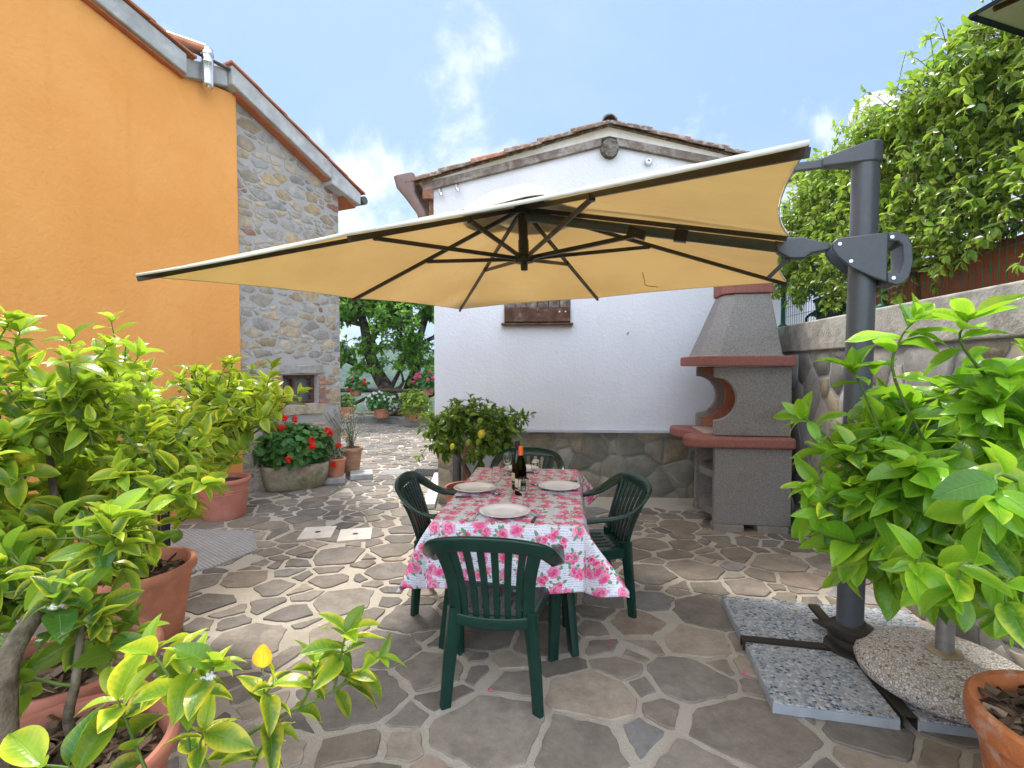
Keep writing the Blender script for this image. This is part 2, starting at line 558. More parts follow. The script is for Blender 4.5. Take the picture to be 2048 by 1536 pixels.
def petal(name, c0, c1, trans=.3):
    T = NT(name)
    c = T.mix(T.noise(60, 3, .6, T.obj()), c0, c1)
    return T.mixsh(trans, T.pbr(c, .55, 0, None, .3, 0, False), T.translucent(c))


REDPETAL = petal('red_petal', (.75, .01, .008), (.9, .035, .02))
PINKPETAL = petal('pink_petal', (.8, .09, .25), (.9, .2, .38))
WHITEPETAL = petal('white_petal', (.8, .8, .78), (.86, .86, .86))
YELLOWPETAL = petal('yellow_petal', (.85, .5, .02), (.9, .6, .05))
FRUIT_Y = mottled('yellow_lemon_skin', (.72, .55, .03), (.62, .55, .05), 12, .4, .0015, 160, (.45, .5, .05), 5)
FRUIT_G = mottled('green_lemon_skin', (.14, .24, .025), (.2, .3, .03), 12, .4, .0015, 160, (.33, .36, .04), 5)


def canopy_mat():
    T = NT('cream_parasol_fabric')
    P = T.obj()
    w = T.math('ADD', T.math('SINE', T.math('MULTIPLY', T.sep(P)[0], 900.0)), T.math('SINE', T.math('MULTIPLY', T.sep(P)[1], 900.0)))
    d = T.smooth(T.noise(1.6, 5, .6, P), .35, .7)
    c = T.mix(d, (.72, .61, .43), (.66, .55, .38))
    p = T.pbr(c, .85, 0, T.bump(T.math('ADD', T.noise(2.5, 3, .5, P), T.math('MULTIPLY', T.noise(9, 4, .6, P, .8), .3)), .035, .8), .2, 0, False)
    return T.mixsh(.42, p, T.translucent(T.mix(d, (.9, .73, .44), (.84, .67, .39))))


CANOPY = canopy_mat()
CANOPYTOP = mottled('cream_fabric_top', (.66, .63, .56), (.72, .69, .62), 4, .9, .003, 30)
GREYCANOPY = mottled('grey_parasol_fabric', (.62, .6, .55), (.68, .66, .61), 4, .9, .002, 60)
NAVY = mottled('navy_edging', (.012, .02, .04), (.02, .03, .055), 9, .8, 0)


def cloth_mat():
    """White cloth printed with lines of blue handwriting, pink roses and green leaves (UV in metres)."""
    T = NT('rose_print_cloth')
    uv = T.uv()
    u, v, _ = T.sep(uv)
    # handwriting
    row = T.math('DIVIDE', T.math('ADD', v, T.math('MULTIPLY', T.noise(18, 2, .5, uv), .006)), .0115)
    fr = T.math('FRACT', row)
    rid = T.math('FLOOR', row)
    tx = T.noise(1, 3, .7, T.comb(T.math('MULTIPLY', u, 330.0), T.math('MULTIPLY', rid, 7.3), T.math('MULTIPLY', fr, 1.6)))
    ln = T.math('MULTIPLY', T.smooth(T.math('ABSOLUTE', T.math('SUBTRACT', fr, .5)), .3, .12), T.smooth(tx, .47, .56))
    wd = T.smooth(T.noise(1, 1, .5, T.comb(T.math('MULTIPLY', u, 38.0), T.math('MULTIPLY', rid, 3.7), 0)), .36, .42)
    ln = T.math('MULTIPLY', ln, wd)
    base = T.mix(T.noise(6, 3, .5, uv), (.7, .71, .78), (.78, .79, .84))
    c = T.mix(T.math('MULTIPLY', ln, .8), base, (.13, .17, .4))

    def flowers(c, scale, off, rad, ca, cb, cc, pick, leaf):
        q = T.vec('ADD', uv, off)
        vo = T.vor(scale, q, 'F1', .62, '2D')
        loc = T.vec('SUBTRACT', q, vo.outputs['Position'])
        rnd = T.sep(vo.outputs['Color'])
        ang = T.math('MULTIPLY', rnd[0], 6.283)
        x, y, _ = T.sep(loc)
        ca_, sa_ = T.math('COSINE', ang), T.math('SINE', ang)
        lx = T.math('ADD', T.math('MULTIPLY', x, ca_), T.math('MULTIPLY', y, sa_))
        ly = T.math('SUBTRACT', T.math('MULTIPLY', y, ca_), T.math('MULTIPLY', x, sa_))
        on = T.math('LESS_THAN', rnd[2], pick)
        if leaf:
            # three leaves fanned out round the cell's centre
            for da, oy, sz in ((-.95, .9, 1.0), (.25, 1.05, .85), (1.3, .8, .75)):
                cd, sd = math.cos(da), math.sin(da)
                ax = T.math('ADD', T.math('MULTIPLY', lx, cd), T.math('MULTIPLY', ly, sd))
                ay = T.math('SUBTRACT', T.math('MULTIPLY', ly, cd), T.math('MULTIPLY', lx, sd))
                ax = T.math('DIVIDE', T.math('SUBTRACT', ax, rad * oy * 1.22), rad * .62 * sz)
                wid = T.math('SUBTRACT', 1.0, T.math('MULTIPLY', ax, ax))
                m = T.smooth(T.math('SUBTRACT', T.math('MULTIPLY', wid, rad * .3 * sz), T.math('ABSOLUTE', ay)), 0, .0016)
                m = T.math('MULTIPLY', m, on)
                g = T.mix(T.smooth(T.math('ABSOLUTE', ay), 0, rad * .3), (.16, .36, .17), (.035, .2, .08))
                g = T.mix(T.smooth(T.noise(160, 2, .5, uv), .4, .7, 0, .6), g, (.09, .3, .14))
                c = T.mix(m, c, g)
            return c
        nz = T.noise(46, 3, .6, q)
        r = T.math('ADD', T.math('SQRT', T.math('ADD', T.math('MULTIPLY', lx, lx), T.math('MULTIPLY', T.math('MULTIPLY', ly, ly), 1.5))), T.math('MULTIPLY', T.math('SUBTRACT', nz, .5), rad * 1.35))
        rr = T.math('MULTIPLY', rad, T.math('MULTIPLY_ADD', rnd[1], .5, .7))
        m = T.math('MULTIPLY', T.smooth(r, T.math('MULTIPLY', rr, .93), rr, 1, 0), on)
        th = T.math('ARCTAN2', ly, lx)
        sw = T.math('ADD', T.math('MULTIPLY', r, 330.0), T.math('ADD', T.math('MULTIPLY', th, 2.0), T.math('MULTIPLY', T.noise(90, 3, .6, q), 9.0)))
        pet = T.smooth(T.math('SINE', sw), -.5, .9)
        ca, cb = T.mix(T.math('MULTIPLY', rnd[1], .6), ca, (.74, .12, .3)), T.mix(T.math('MULTIPLY', rnd[0], .7), cb, (.9, .48, .62))
        k = T.mix(pet, ca, cb)
        k = T.mix(T.smooth(T.math('DIVIDE', r, rr), .3, .95, 0, .55), k, cc)
        k = T.mix(T.smooth(T.math('DIVIDE', r, rr), .12, .4, .75, 0), k, ca)
        return T.mix(m, c, k)

    c = flowers(c, 10.4, (.31, .17, 0), .031, None, None, None, 1.1, True)
    c = flowers(c, 10.4, (.31, .17, 0), .038, (.56, .02, .14), (.8, .17, .37), (.86, .46, .61), 1.1, False)
    c = flowers(c, 9.8, (.77, .43, 0), .028, None, None, None, 1.1, True)
    c = flowers(c, 9.8, (.77, .43, 0), .028, (.56, .012, .12), (.8, .11, .3), (.86, .34, .5), .85, False)
    c = flowers(c, 13.0, (.13, .81, 0), .013, (.6, .02, .12), (.8, .1, .26), (.84, .25, .4), .7, False)
    return T.pbr(c, .62, 0, T.bump(T.noise(9, 4, .55, uv), .004), .35)


CLOTH = cloth_mat()


def glass(name, color, rough=0.0, ior=1.45):
    T = NT(name)
    g = T.n('ShaderNodeBsdfGlass')
    T.put(g.inputs['Color'], color)
    g.inputs['Roughness'].default_value = rough
    g.inputs['IOR'].default_value = ior
    T.t.links.new(g.outputs[0], T.out.inputs[0])
    return T.mat


CLEAR = glass('clear_glass', (.98, .99, .99))
BOTTLE = glass('dark_bottle_glass', (.14, .13, .03), 0.0, 1.5)
WINE = NT('dark_wine_bottle').pbr((.008, .008, .006), .06, 0, None, .6)
ORANGECAP = mottled('orange_capsule', (.85, .13, .012), (.9, .16, .02), 9, .35, 0)
BLACKCAP = mottled('black_capsule', (.01, .01, .011), (.014, .014, .015), 9, .4, 0)
LABEL = mottled('cream_wine_label', (.62, .55, .4), (.68, .6, .45), 9, .7, 0)
LABELDARK = mottled('black_wine_label', (.014, .013, .013), (.02, .019, .018), 9, .6, 0)
HANDLE = mottled('dark_knife_handle', (.06, .035, .022), (.09, .055, .035), 12, .5, 0)


def ribbed():
    T = NT('ribbed_concrete')
    P = T.obj()
    x, y, _ = T.sep(P)
    s = T.math('SINE', T.math('MULTIPLY', T.math('ADD', T.math('MULTIPLY', x, .62), T.math('MULTIPLY', y, .78)), 210.0))
    c = T.mix(T.noise(3, 6, .65, P), (.36, .35, .35), (.46, .45, .45))
    c = T.mix(T.smooth(T.noise(1.6, 5, .7, P), .5, .7, 0, .5), c, (.28, .25, .22))
    c = T.mix(T.smooth(s, -1, .2, .25, 0), c, (.3, .28, .27))
    return T.pbr(c, .9, 0, T.bump(T.math('ADD', s, T.noise(80, 4, .6, P)), .006), .2)


RIBBED = ribbed()

# ------------------------------------------------------------------ stone patterns
def clip_poly(P, nx, ny, c):
    out = []
    m = len(P)
    for i in range(m):
        a, b = P[i], P[(i + 1) % m]
        da, db = nx * a[0] + ny * a[1] - c, nx * b[0] + ny * b[1] - c
        if da <= 0: out.append(a)
        if da * db < 0:
            t = da / (da - db)
            out.append((a[0] + (b[0] - a[0]) * t, a[1] + (b[1] - a[1]) * t))
    return out


def area(P):
    return 0.5 * sum(P[i][0] * P[(i + 1) % len(P)][1] - P[(i + 1) % len(P)][0] * P[i][1] for i in range(len(P)))


def stone_cells(x0, x1, y0, y1, rad, gap, seed, stretch=1.0, wvar=.25, inside=None, wild=False):
    """Irregular polygons (like broken slabs) filling a rectangle; rad(x, y) = spacing, gap(x, y) = joint."""
    rng = random.Random(seed)
    st = stretch
    pts, grid = [], {}
    rmax = max(rad(x0 + (x1 - x0) * i / 6, y0 + (y1 - y0) * j / 6) for i in range(7) for j in range(7))
    cs = rmax
    X0, X1 = x0 / st - rmax, x1 / st + rmax
    Y0, Y1 = y0 - rmax, y1 + rmax
    rmin = min(rad(x0 + (x1 - x0) * i / 6, y0 + (y1 - y0) * j / 6) for i in range(7) for j in range(7))
    tries = int((X1 - X0) * (Y1 - Y0) / (rmin * rmin) * 14)
    for _ in range(tries):
        x, y = rng.uniform(X0, X1), rng.uniform(Y0, Y1)
        r = rad(x * st, y) * rng.choice((.45, .6, .85, 1.0, 1.1, 1.3))
        gx, gy = int(math.floor(x / cs)), int(math.floor(y / cs))
        ok = True
        for i in range(gx - 2, gx + 3):
            for j in range(gy - 2, gy + 3):
                for q in grid.get((i, j), ()):
                    if (q[0] - x) ** 2 + (q[1] - y) ** 2 < (0.5 * (r + q[2])) ** 2:
                        ok = False
                        break
                if not ok: break
            if not ok: break
        if ok:
            p = (x, y, r)
            pts.append(p)
            grid.setdefault((gx, gy), []).append(p)
    cells = []
    for p in pts:
        x, y, r = p
        if inside and not inside(x * st, y): continue
        B = 2.6 * rmax
        P = [(x - B, y - B), (x + B, y - B), (x + B, y + B), (x - B, y + B)]
        gx, gy = int(math.floor(x / cs)), int(math.floor(y / cs))
        nb = [q for i in range(gx - 3, gx + 4) for j in range(gy - 3, gy + 4) for q in grid.get((i, j), ()) if q is not p]
        nb.sort(key=lambda q: (q[0] - x) ** 2 + (q[1] - y) ** 2)
        g = gap(x * st, y) * rng.uniform(.75, 1.3)
        for q in nb[:26]:
            dx, dy = q[0] - x, q[1] - y
            d = math.hypot(dx, dy)
            t = .5 + wvar * (r * r - q[2] * q[2]) / (2 * d * d)
            t = max(.2, min(.8, t))
            c = (dx * x + dy * y) / d + d * t - g / 2 * (rng.choice((.6, .8, 1.0, 1.2, 1.8)) if wild else 1)
            P = clip_poly(P, dx / d, dy / d, c)
            if len(P) < 3: break
        if len(P) < 3: continue
        P = [(a * st, b) for a, b in P]
        for nx, ny, c in ((-1, 0, -x0), (1, 0, x1), (0, -1, -y0), (0, 1, y1)):
            P = clip_poly(P, nx, ny, c)
            if len(P) < 3: break
        if len(P) >= 3 and area(P) > 0.16 * rmin * rmin * st: cells.append(P)
    return cells


def lay_stones(mb, cells, put, h, seed, seg=.06, rough=.008, soft=.012, tintfn=None, rnd=.18):
    """Adds each polygon as a raised stone; put(u, v, w) gives the 3-D point."""
    rng = random.Random(seed)
    for P in cells:
        # round the corners once, then break the edges up
        Q = []
        n = len(P)
        for i in range(n):
            a, b = P[i], P[(i + 1) % n]
            L = math.hypot(b[0] - a[0], b[1] - a[1])
            if L < 1e-5: continue
            k = min(.3, rnd * rng.uniform(.3, 1.3))
            Q.append((a[0] + (b[0] - a[0]) * k, a[1] + (b[1] - a[1]) * k))
            Q.append((b[0] + (a[0] - b[0]) * k, b[1] + (a[1] - b[1]) * k))
        S = []
        n = len(Q)
        for i in range(n):
            a, b = Q[i], Q[(i + 1) % n]
            L = math.hypot(b[0] - a[0], b[1] - a[1])
            m = max(1, int(L / seg))
            for j in range(m):
                S.append((a[0] + (b[0] - a[0]) * j / m, a[1] + (b[1] - a[1]) * j / m))
        cx = sum(p[0] for p in S) / len(S)
        cy = sum(p[1] for p in S) / len(S)
        so = rng.uniform(0, 50)
        size = math.sqrt(abs(area(P)))
        soft_ = min(soft, size * .12)
        A, Bm, C = [], [], []
        tx, ty = rng.uniform(-.012, .012), rng.uniform(-.012, .012)
        dh = rng.uniform(-.25, .25) * h
        for p in S:
            dx, dy = p[0] - cx, p[1] - cy
            L = math.hypot(dx, dy) + 1e-6
            j = rough * (noise.noise(Vector((p[0] * 16, p[1] * 16, so))) + .6 * noise.noise(Vector((p[0] * 40, p[1] * 40, so))))
            x, y = p[0] + dx / L * j, p[1] + dy / L * j
            tz = dh + tx * (x - cx) + ty * (y - cy)
            A.append(put(x, y, -.004))
            Bm.append(put(x - dx / L * soft_ * .25, y - dy / L * soft_ * .25, h * .62 + tz))
            C.append(put(x - dx / L * soft_, y - dy / L * soft_, h + tz))
        m = len(S)
        mb.tint = tintfn(rng, cx, cy) if tintfn else (rng.random(), rng.random(), rng.random())
        mb.add(A + Bm + C, [(i, (i + 1) % m, m + (i + 1) % m, m + i) for i in range(m)] +
               [(m + i, m + (i + 1) % m, 2 * m + (i + 1) % m, 2 * m + i) for i in range(m)] + [tuple(range(2 * m, 3 * m))])


# ------------------------------------------------------------------ camera, sun, sky
H = 1.55
cam = bpy.data.cameras.new('camera')
cam.lens, cam.sensor_width, cam.sensor_fit = 1000 / 2048 * 36, 36, 'HORIZONTAL'
cam.clip_start, cam.clip_end = .05, 5000
co = bpy.data.objects.new('camera', cam)
col.objects.link(co)
co.location, co.rotation_euler = (0, 0, H), (R(88), 0, 0)
sc.camera = co

SUN_EL, SUN_AZ = R(60), R(-24)
D = Vector((math.sin(SUN_AZ) * math.cos(SUN_EL), math.cos(SUN_AZ) * math.cos(SUN_EL), math.sin(SUN_EL)))
sl = bpy.data.lights.new('sun', 'SUN')
sl.energy, sl.angle, sl.color = 2.75, R(9.0), (1.0, .955, .89)
so = bpy.data.objects.new('sun', sl)
col.objects.link(so)
so.rotation_euler = D.to_track_quat('Z', 'Y').to_euler()
so.location = D * 40

w = bpy.data.worlds.new('World')
sc.world = w
w.use_nodes = True
wt = w.node_tree
wt.nodes.clear()
WN = NT.__new__(NT)
WN.t = wt
sky = WN.n('ShaderNodeTexSky', sky_type='NISHITA')
sky.sun_disc = False
sky.sun_elevation, sky.sun_rotation = SUN_EL, SUN_AZ
sky.air_density, sky.dust_density, sky.ozone_density = 1.0, 1.6, 1.4
gen = WN.n('ShaderNodeTexCoord').outputs['Generated']
gx, gy, gz = WN.sep(gen)
zz = WN.math('ADD', WN.math('MAXIMUM', gz, 0.0), .16)
flat = WN.comb(WN.math('DIVIDE', gx, zz), WN.math('DIVIDE', gy, zz), 0.0)
puff = WN.noise(2.1, 9, .6, WN.vec('ADD', gen, (3.1, .4, 1.7)), .25)
thin = WN.noise(.75, 8, .62, WN.vec('MULTIPLY', flat, (1.0, .7, 1.0)), .6)
low = WN.smooth(gz, .12, .62, .13, -.015)
cl = WN.smooth(WN.math('ADD', puff, low), .53, .64)
veil = WN.smooth(thin, .4, .75, .0, .6)
skyc = WN.mix(.88, sky.outputs[0], (1.75, 2.75, 4.6))
cv = WN.mix(veil, skyc, (2.9, 3.6, 4.8))
# unseen bright cloud bank behind the viewpoint, added to brighten the shaded cottage front
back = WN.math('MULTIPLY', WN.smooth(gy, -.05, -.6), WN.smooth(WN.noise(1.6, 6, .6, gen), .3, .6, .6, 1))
cc = WN.mix(cl, cv, (5.6, 5.8, 6.2))
# bright overhead cloud, out of view, added for soft light on the patio
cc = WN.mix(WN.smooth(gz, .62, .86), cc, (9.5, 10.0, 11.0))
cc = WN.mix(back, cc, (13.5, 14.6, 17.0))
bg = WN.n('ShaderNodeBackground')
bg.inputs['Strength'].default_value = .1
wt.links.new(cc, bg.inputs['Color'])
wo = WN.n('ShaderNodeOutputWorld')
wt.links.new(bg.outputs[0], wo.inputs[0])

sc.view_settings.view_transform = 'Standard'
sc.view_settings.look = 'None'
sc.view_settings.gamma = 1
sc.view_settings.exposure = 1.12
sc.cycles.max_bounces = 10
sc.cycles.transparent_max_bounces = 12
sc.cycles.use_denoising = True
sc.cycles.caustics_reflective = False
sc.cycles.caustics_refractive = False

# ------------------------------------------------------------------ ground: terrain, hills, patio
def terrain():
    mb = MB()
    na, rings = 120, [0.0, 3, 6, 9, 12, 13.4, 14.2, 16, 20, 28, 40, 60, 90, 130, 180, 240, 310, 390, 480, 600, 800, 1200, 2000, 3000]
    V, F = [(0, 0, -.06)], []
    for r in rings[1:]:
        for k in range(na):
            a = 2 * math.pi * k / na
            x, y = r * math.cos(a), r * math.sin(a)
            drop = max(0.0, y - 13.9 + .12 * x)
            side = 1 / (1 + math.exp(-max(-40, min(40, (y - 14) / 3))))
            z = -.06
            if y > 13.5:
                z = -.06 - min(drop * .75, 7 + drop * .16) * side
                z = max(z, -58)
                up = max(0.0, y - 210) / 330
                z += min(1.0, up) ** 1.3 * (74 + 20 * noise.noise(Vector((x * .004, y * .003, 1)))) + (10 * noise.noise(Vector((x * .01, y * .01, 3))) if y > 60 else 0)
            V.append((x, y, z))
    for k in range(na): F.append((0, 1 + k, 1 + (k + 1) % na))
    for j in range(len(rings) - 2):
        for k in range(na):
            a, b = 1 + j * na, 1 + (j + 1) * na
            F.append((a + k, b + k, b + (k + 1) % na, a + (k + 1) % na))
    mb.add(V, F)
    o = mb.build('hills', HILL, smooth=180)
    tag(o, kind='structure')
    return o


HILLS = terrain()


def hill_z(x, y):
    ok, p, _, _ = HILLS.ray_cast(Vector((x, y, 300)), Vector((0, 0, -1)))
    return p.z if ok else -20


def woodland():
    rng = random.Random(5)
    mb = MB()
    for i in range(1500):
        az = R(rng.uniform(-24, -4))
        d = rng.uniform(170, 620)
        x, y = d * math.sin(az), d * math.cos(az)
        r = rng.uniform(3.2, 6.5)
        mb.tint = (rng.random(), 0, 0)
        mb.blob((x, y, hill_z(x, y) + r * .5), r, 2, .55, 2.4, rng.uniform(0, 90), (1, 1, .9))
    o = mb.build('woodland', FOREST, smooth=180, tint=True)
    tag(o, 'distant green woodland on the valley slope beyond the wooden fence', 'woodland', kind='stuff')


woodland()


# paving: mortar bed and broken slabs as one patio
def patio():
    mb = MB()
    X0, X1, Y0, Y1 = -4.6, 3.1, .5, 13.6
    nx, ny = 60, 100
    V = []
    for j in range(ny + 1):
        for i in range(nx + 1):
            x, y = X0 + (X1 - X0) * i / nx, Y0 + (Y1 - Y0) * j / ny
            V.append((x, y, .004 * noise.noise(Vector((x * 3, y * 3, 0)))))
    mb.mi = 1
    mb.add(V, [(j * (nx + 1) + i, j * (nx + 1) + i + 1, (j + 1) * (nx + 1) + i + 1, (j + 1) * (nx + 1) + i) for j in range(ny) for i in range(nx)])
    mb.mi = 0

    def rad(x, y):
        k = .265 if (x > -.9 and y < 3.4) else .23
        if y > 4.2: k = .2
        return k

    def gap(x, y):
        return .032 if y < 4 else (.03 if y < 7 else .024)

    def inside(x, y):
        if y > 5.4 and x > -.6: return False            # under the cottage
        hx = -3.13 + (y - 5.8) * .467
        return y > 7.2 or x > hx - .5

    cells = stone_cells(X0 + .02, X1 - .02, Y0 + .02, Y1 - .05, rad, gap, 11, 1.12, .5, inside, True)

    def tint(rng, x, y):
        warm = .2 * (x > .4) if y > 2 else .1
        return (min(1, max(0, rng.gauss(.46 + warm, .24))), rng.random(), rng.random())
    lay_stones(mb, cells, lambda u, v, h: (u, v, h), .008, 3, .03, .013, .004, tint, .035)
    o = mb.build('patio', [PAVE, PAVE_M], smooth=28, tint=True)
    tag(o, kind='structure')


patio()

mb = MB()
mb.prism([(-3.3, 4.7), (-2.42, 4.62), (-2.14, 4.16), (-2.3, 3.78), (-2.75, 3.5), (-3.5, 3.6)], -.02, .018)
tag(bevel(mb.build('concrete_path', RIBBED), .006), kind='structure')
mb = MB()
mb.box((-2.4, 13.72, .03), (5.4, .34, .26), R(-4))
tag(bevel(mb.build('kerb', mottled('kerb_stone', (.2, .2, .19), (.28, .27, .26), 6, .9, .006, 40)), .02), kind='structure')

# ------------------------------------------------------------------ the orange house (local x runs along the wall, -y faces the patio)
house = empty('orange_house', (-3.13, 5.8, 0), R(65), 'orange plastered house with a grey rubble stone end and terracotta roof', 'house')
mb = MB()
otop = [(-6.5, 4.56 + .29 * 5.7), (-.8, 4.56), (-.45, 4.6), (0, 4.64)]
mb.extrude([(-6.5, 0, -.5)] + [(0, 0, -.5)] + [(x, 0, z) for x, z in reversed(otop)], (0, .45, 0))
# rounded plaster return at the corner
o = mb.build('plaster_wall', ORANGE, house)
bevel(o, .025, 3)
bm_ = MB()
SL = 1.60
wx0, wx1, wz0, wz1 = .60, 1.18, 1.05, 1.44


def stop(x):
    return 4.60 - .376 * x


Y = .05
for pts in ([(.003, -.4), (wx0, -.4), (wx0, stop(wx0)), (.003, stop(0))], [(wx1, -.4), (SL, -.4), (SL, stop(SL)), (wx1, stop(wx1))],
            [(wx0, -.4), (wx1, -.4), (wx1, wz0), (wx0, wz0)], [(wx0, wz1), (wx1, wz1), (wx1, stop(wx1)), (wx0, stop(wx0))]):
    bm_.mi = 1
    bm_.extrude([(x, Y, z) for x, z in pts], (0, .5, 0))
bm_.box((SL - .2, 3.5, 1.6), (.4, 6, 4.5))
bm_.mi = 0
cells = stone_cells(.02, SL - .005, 0.0, 4.62, lambda x, y: .085 if y > 1.2 else .15, lambda x, y: .017, 21, 2.3, .7)
keep = []
for P in cells:
    P = clip_poly(P, .376, 1, 4.58)
    if len(P) < 3 or abs(area(P)) < .002: continue
    if any(wx0 - .03 < p[0] < wx1 + .03 and wz0 - .14 < p[1] < wz1 + .16 for p in P): continue
    cx, cz = sum(p[0] for p in P) / len(P), sum(p[1] for p in P) / len(P)
    if wx0 < cx < wx1 and wz0 - .1 < cz < wz1 + .1: continue
    keep.append(P)


def rub_tint(rng, x, y):
    if rng.random() < (.13 if y < 1.7 else .06): return (.93 + rng.random() * .07, rng.random(), 0)
    return (rng.random() * .9, rng.random(), 0)


random.seed(4)
lay_stones(bm_, keep, lambda u, v, h: (u, Y - h, v), .006, 8, .018, .018, .02, rub_tint, .12)
# stone lintel, sill and brick jambs
for pts in ([(wx0 - .12, wz1 + .012), (wx1 + .1, wz1 + .02), (wx1 + .08, wz1 + .13), (wx0 - .08, wz1 + .12)],
            [(wx0 - .02, wz0 - .13), (wx1 + .07, wz0 - .15), (wx1 + .1, wz0 - .012), (wx0 - .05, wz0 - .012)]):
    lay_stones(bm_, [pts], lambda u, v, h: (u, Y - h, v), .03, 5, .03, .012, .014, lambda r, x, y: (.08 if y > 1.3 else .4, .6, 0), .06)
rr = random.Random(9)
for sx in (-1, 1):
    z = wz0 + .0
    k = 0
    while z < wz1 - .05:
        L = .12 if k % 2 else .2
        a = wx0 - .008 - L if sx < 0 else wx1 + .008
        lay_stones(bm_, [[(a, z), (a + L, z + .004), (a + L, z + .046), (a, z + .046)]], lambda u, v, h: (u, Y - h, v), .022, k, .03, .005, .006, lambda r, x, y: (.95 + .05 * rr.random(), rr.random(), 0), .08)
        z += .064
        k += 1
bm_.build('stone_wall', [RUBBLE, RUBBLE_M], house, smooth=35, tint=True)

# small basement window
mb = MB()
fr = .05
yw = Y + .10
for c, s in (((wx0 + fr / 2, yw, (wz0 + wz1) / 2), (fr, .06, wz1 - wz0)), ((wx1 - fr / 2, yw, (wz0 + wz1) / 2), (fr, .06, wz1 - wz0)),
             (((wx0 + wx1) / 2, yw, wz1 - fr / 2), (wx1 - wx0 - 2 * fr, .058, fr)), (((wx0 + wx1) / 2, yw, wz0 + fr / 2), (wx1 - wx0 - 2 * fr, .058, fr)),
             (((wx0 + wx1) / 2 - .06, yw, (wz0 + wz1) / 2), (.035, .056, wz1 - wz0 - 2 * fr))):
    mb.box(c, s)
win = bevel(mb.build('window', BROWNWOOD, house), .004)
mb = MB()
mb.box(((wx0 + wx1) / 2, yw + .03, (wz0 + wz1) / 2), (wx1 - wx0 - .09, .008, wz1 - wz0 - .09))
mb.build('pane', DARKGLASS, win)
# louvred vent in the plaster
mb = MB()
for k in range(8): mb.box((-.43, -.02, 1.16 + k * .036), (.26, .03, .022))
for sx in (-1, 1): mb.box((-.43 + sx * .145, -.02, 1.29), (.03, .045, .33))
for z in (1.135, 1.445): mb.box((-.43, -.02, z), (.32, .044, .03))
mb.build('louvre_shutter', BROWNWOOD, house)

# roofs: concrete verge beams, tiles, soffit, gutter
mb = MB()
th = .2
def slab_along(mb, x0, z0, x1, z1, t, y0, y1):
    mb.extrude([(x0, y0, z0), (x1, y0, z1), (x1, y0, z1 + t), (x0, y0, z0 + t)], (0, y1 - y0, 0))


slab_along(mb, -6.5, 4.565 + .29 * 5.7, -.62, 4.575 - .29 * .18, .2, -.1, .5)     # upper verge
slab_along(mb, -.617, 4.52, -.14, 4.655, .19, -.05, .5)                              # recessed joint between the roofs
slab_along(mb, -.137, 4.665, 1.32, 4.665 - .376 * 1.457, .21, -.12, .5)            # lower verge
x2 = 1.88
mb.extrude([(1.322, -.122, stop(1.32) - .05), (x2, -.122, stop(x2) + .03), (x2, -.122, stop(x2) + .2), (1.322, -.122, stop(1.32) + .215)], (0, .62, 0))
mb.box(((SL + x2) / 2, 3.6, stop(1.8) + .1), (x2 - SL, 6, .12))
bevel(mb.build('verge_beam', CONC, house), .012)
mb = MB()
# soffit strip of brick tiles just under the beams
slab_along(mb, -6.5, 4.545 + .29 * 5.7, -.62, 4.553 - .29 * .18, .018, -.06, .02)
slab_along(mb, -.05, 4.612, 1.31, 4.612 - .376 * 1.36, .045, -.07, .06)
slab_along(mb, SL + .003, stop(SL) - .02, x2 - .03, stop(x2) - .01, .04, -.05, 6)
mb.build('tile_soffit', TILE, house)


def tile_run(mb, x0, z0, x1, z1, y0, y1, n, t=.022):
    dx, dz = (x1 - x0) / n, (z1 - z0) / n
    for k in range(n):
        a, b = x0 + k * dx, x0 + (k + 1.12) * dx
        za, zb = z0 + k * dz, z0 + (k + 1.12) * dz
        up = .014
        mb.extrude([(a, y0, za), (b, y0, zb + up), (b, y0, zb + up + t), (a, y0, za + t)], (0, y1 - y0, 0))
        for j in range(int((y1 - y0) / .2)):
            yy = y0 + .2 + j * .2
            P = [Vector((a, yy, za + t - .02)), Vector((b, yy, zb + t + up - .02))]
            mb.tube(P, [.05, .06], 10)


mb = MB()
tile_run(mb, -6.5, 4.775 + .29 * 5.7, -.58, 4.785 - .29 * .22, -.125, 3.2, 15)
tile_run(mb, -.16, 4.885, x2 + .04, 4.885 - .376 * 2.08 + .0, -.14, 3.2, 6)
mb.build('roof', TILE, house, smooth=40)
DGUT = mottled('dark_gutter', (.06, .065, .06), (.09, .09, .085), 9, .6, 0)
mb = MB()
mb.tube([(-.66, -.075, 4.80), (-.1, -.075, 4.835)], .02, 8)
mb.build('gutter', DGUT, house, smooth=50)
mb = MB()
mb.tube([(x2 + .07, -.14, stop(x2) + .12), (x2 + .07, 3.2, stop(x2) + .11)], .06, 10)
mb.build('gutter', DGUT, house, smooth=50)
mb = MB()
fp = [(-.43, -.13, 4.47), (-.43, -.13, 4.53), (-.43, -.125, 4.95)]
mb.lathe([(.0, 4.46), (.035, 4.465), (.052, 4.49), (.056, 4.53), (.056, 4.72), (.06, 4.725), (.06, 4.74), (.056, 4.745), (.056, 4.80), (.064, 4.805), (.064, 4.83), (.058, 4.84), (.056, 4.87), (.03, 4.885), (0, 4.887)], 20, (-.43, -.13, 0))
fl = mb.build('flue_pipe', STEEL, house, smooth=40)
mb = MB()
mb.tube([(-.45, -.12, 4.86), (-.78, .02, 4.85)], .05, 14)
mb.build('flue_elbow', mottled('copper_duct', (.42, .17, .09), (.5, .22, .13), 9, .4, 0, 60, None, 1, .5, .5), fl, smooth=50)

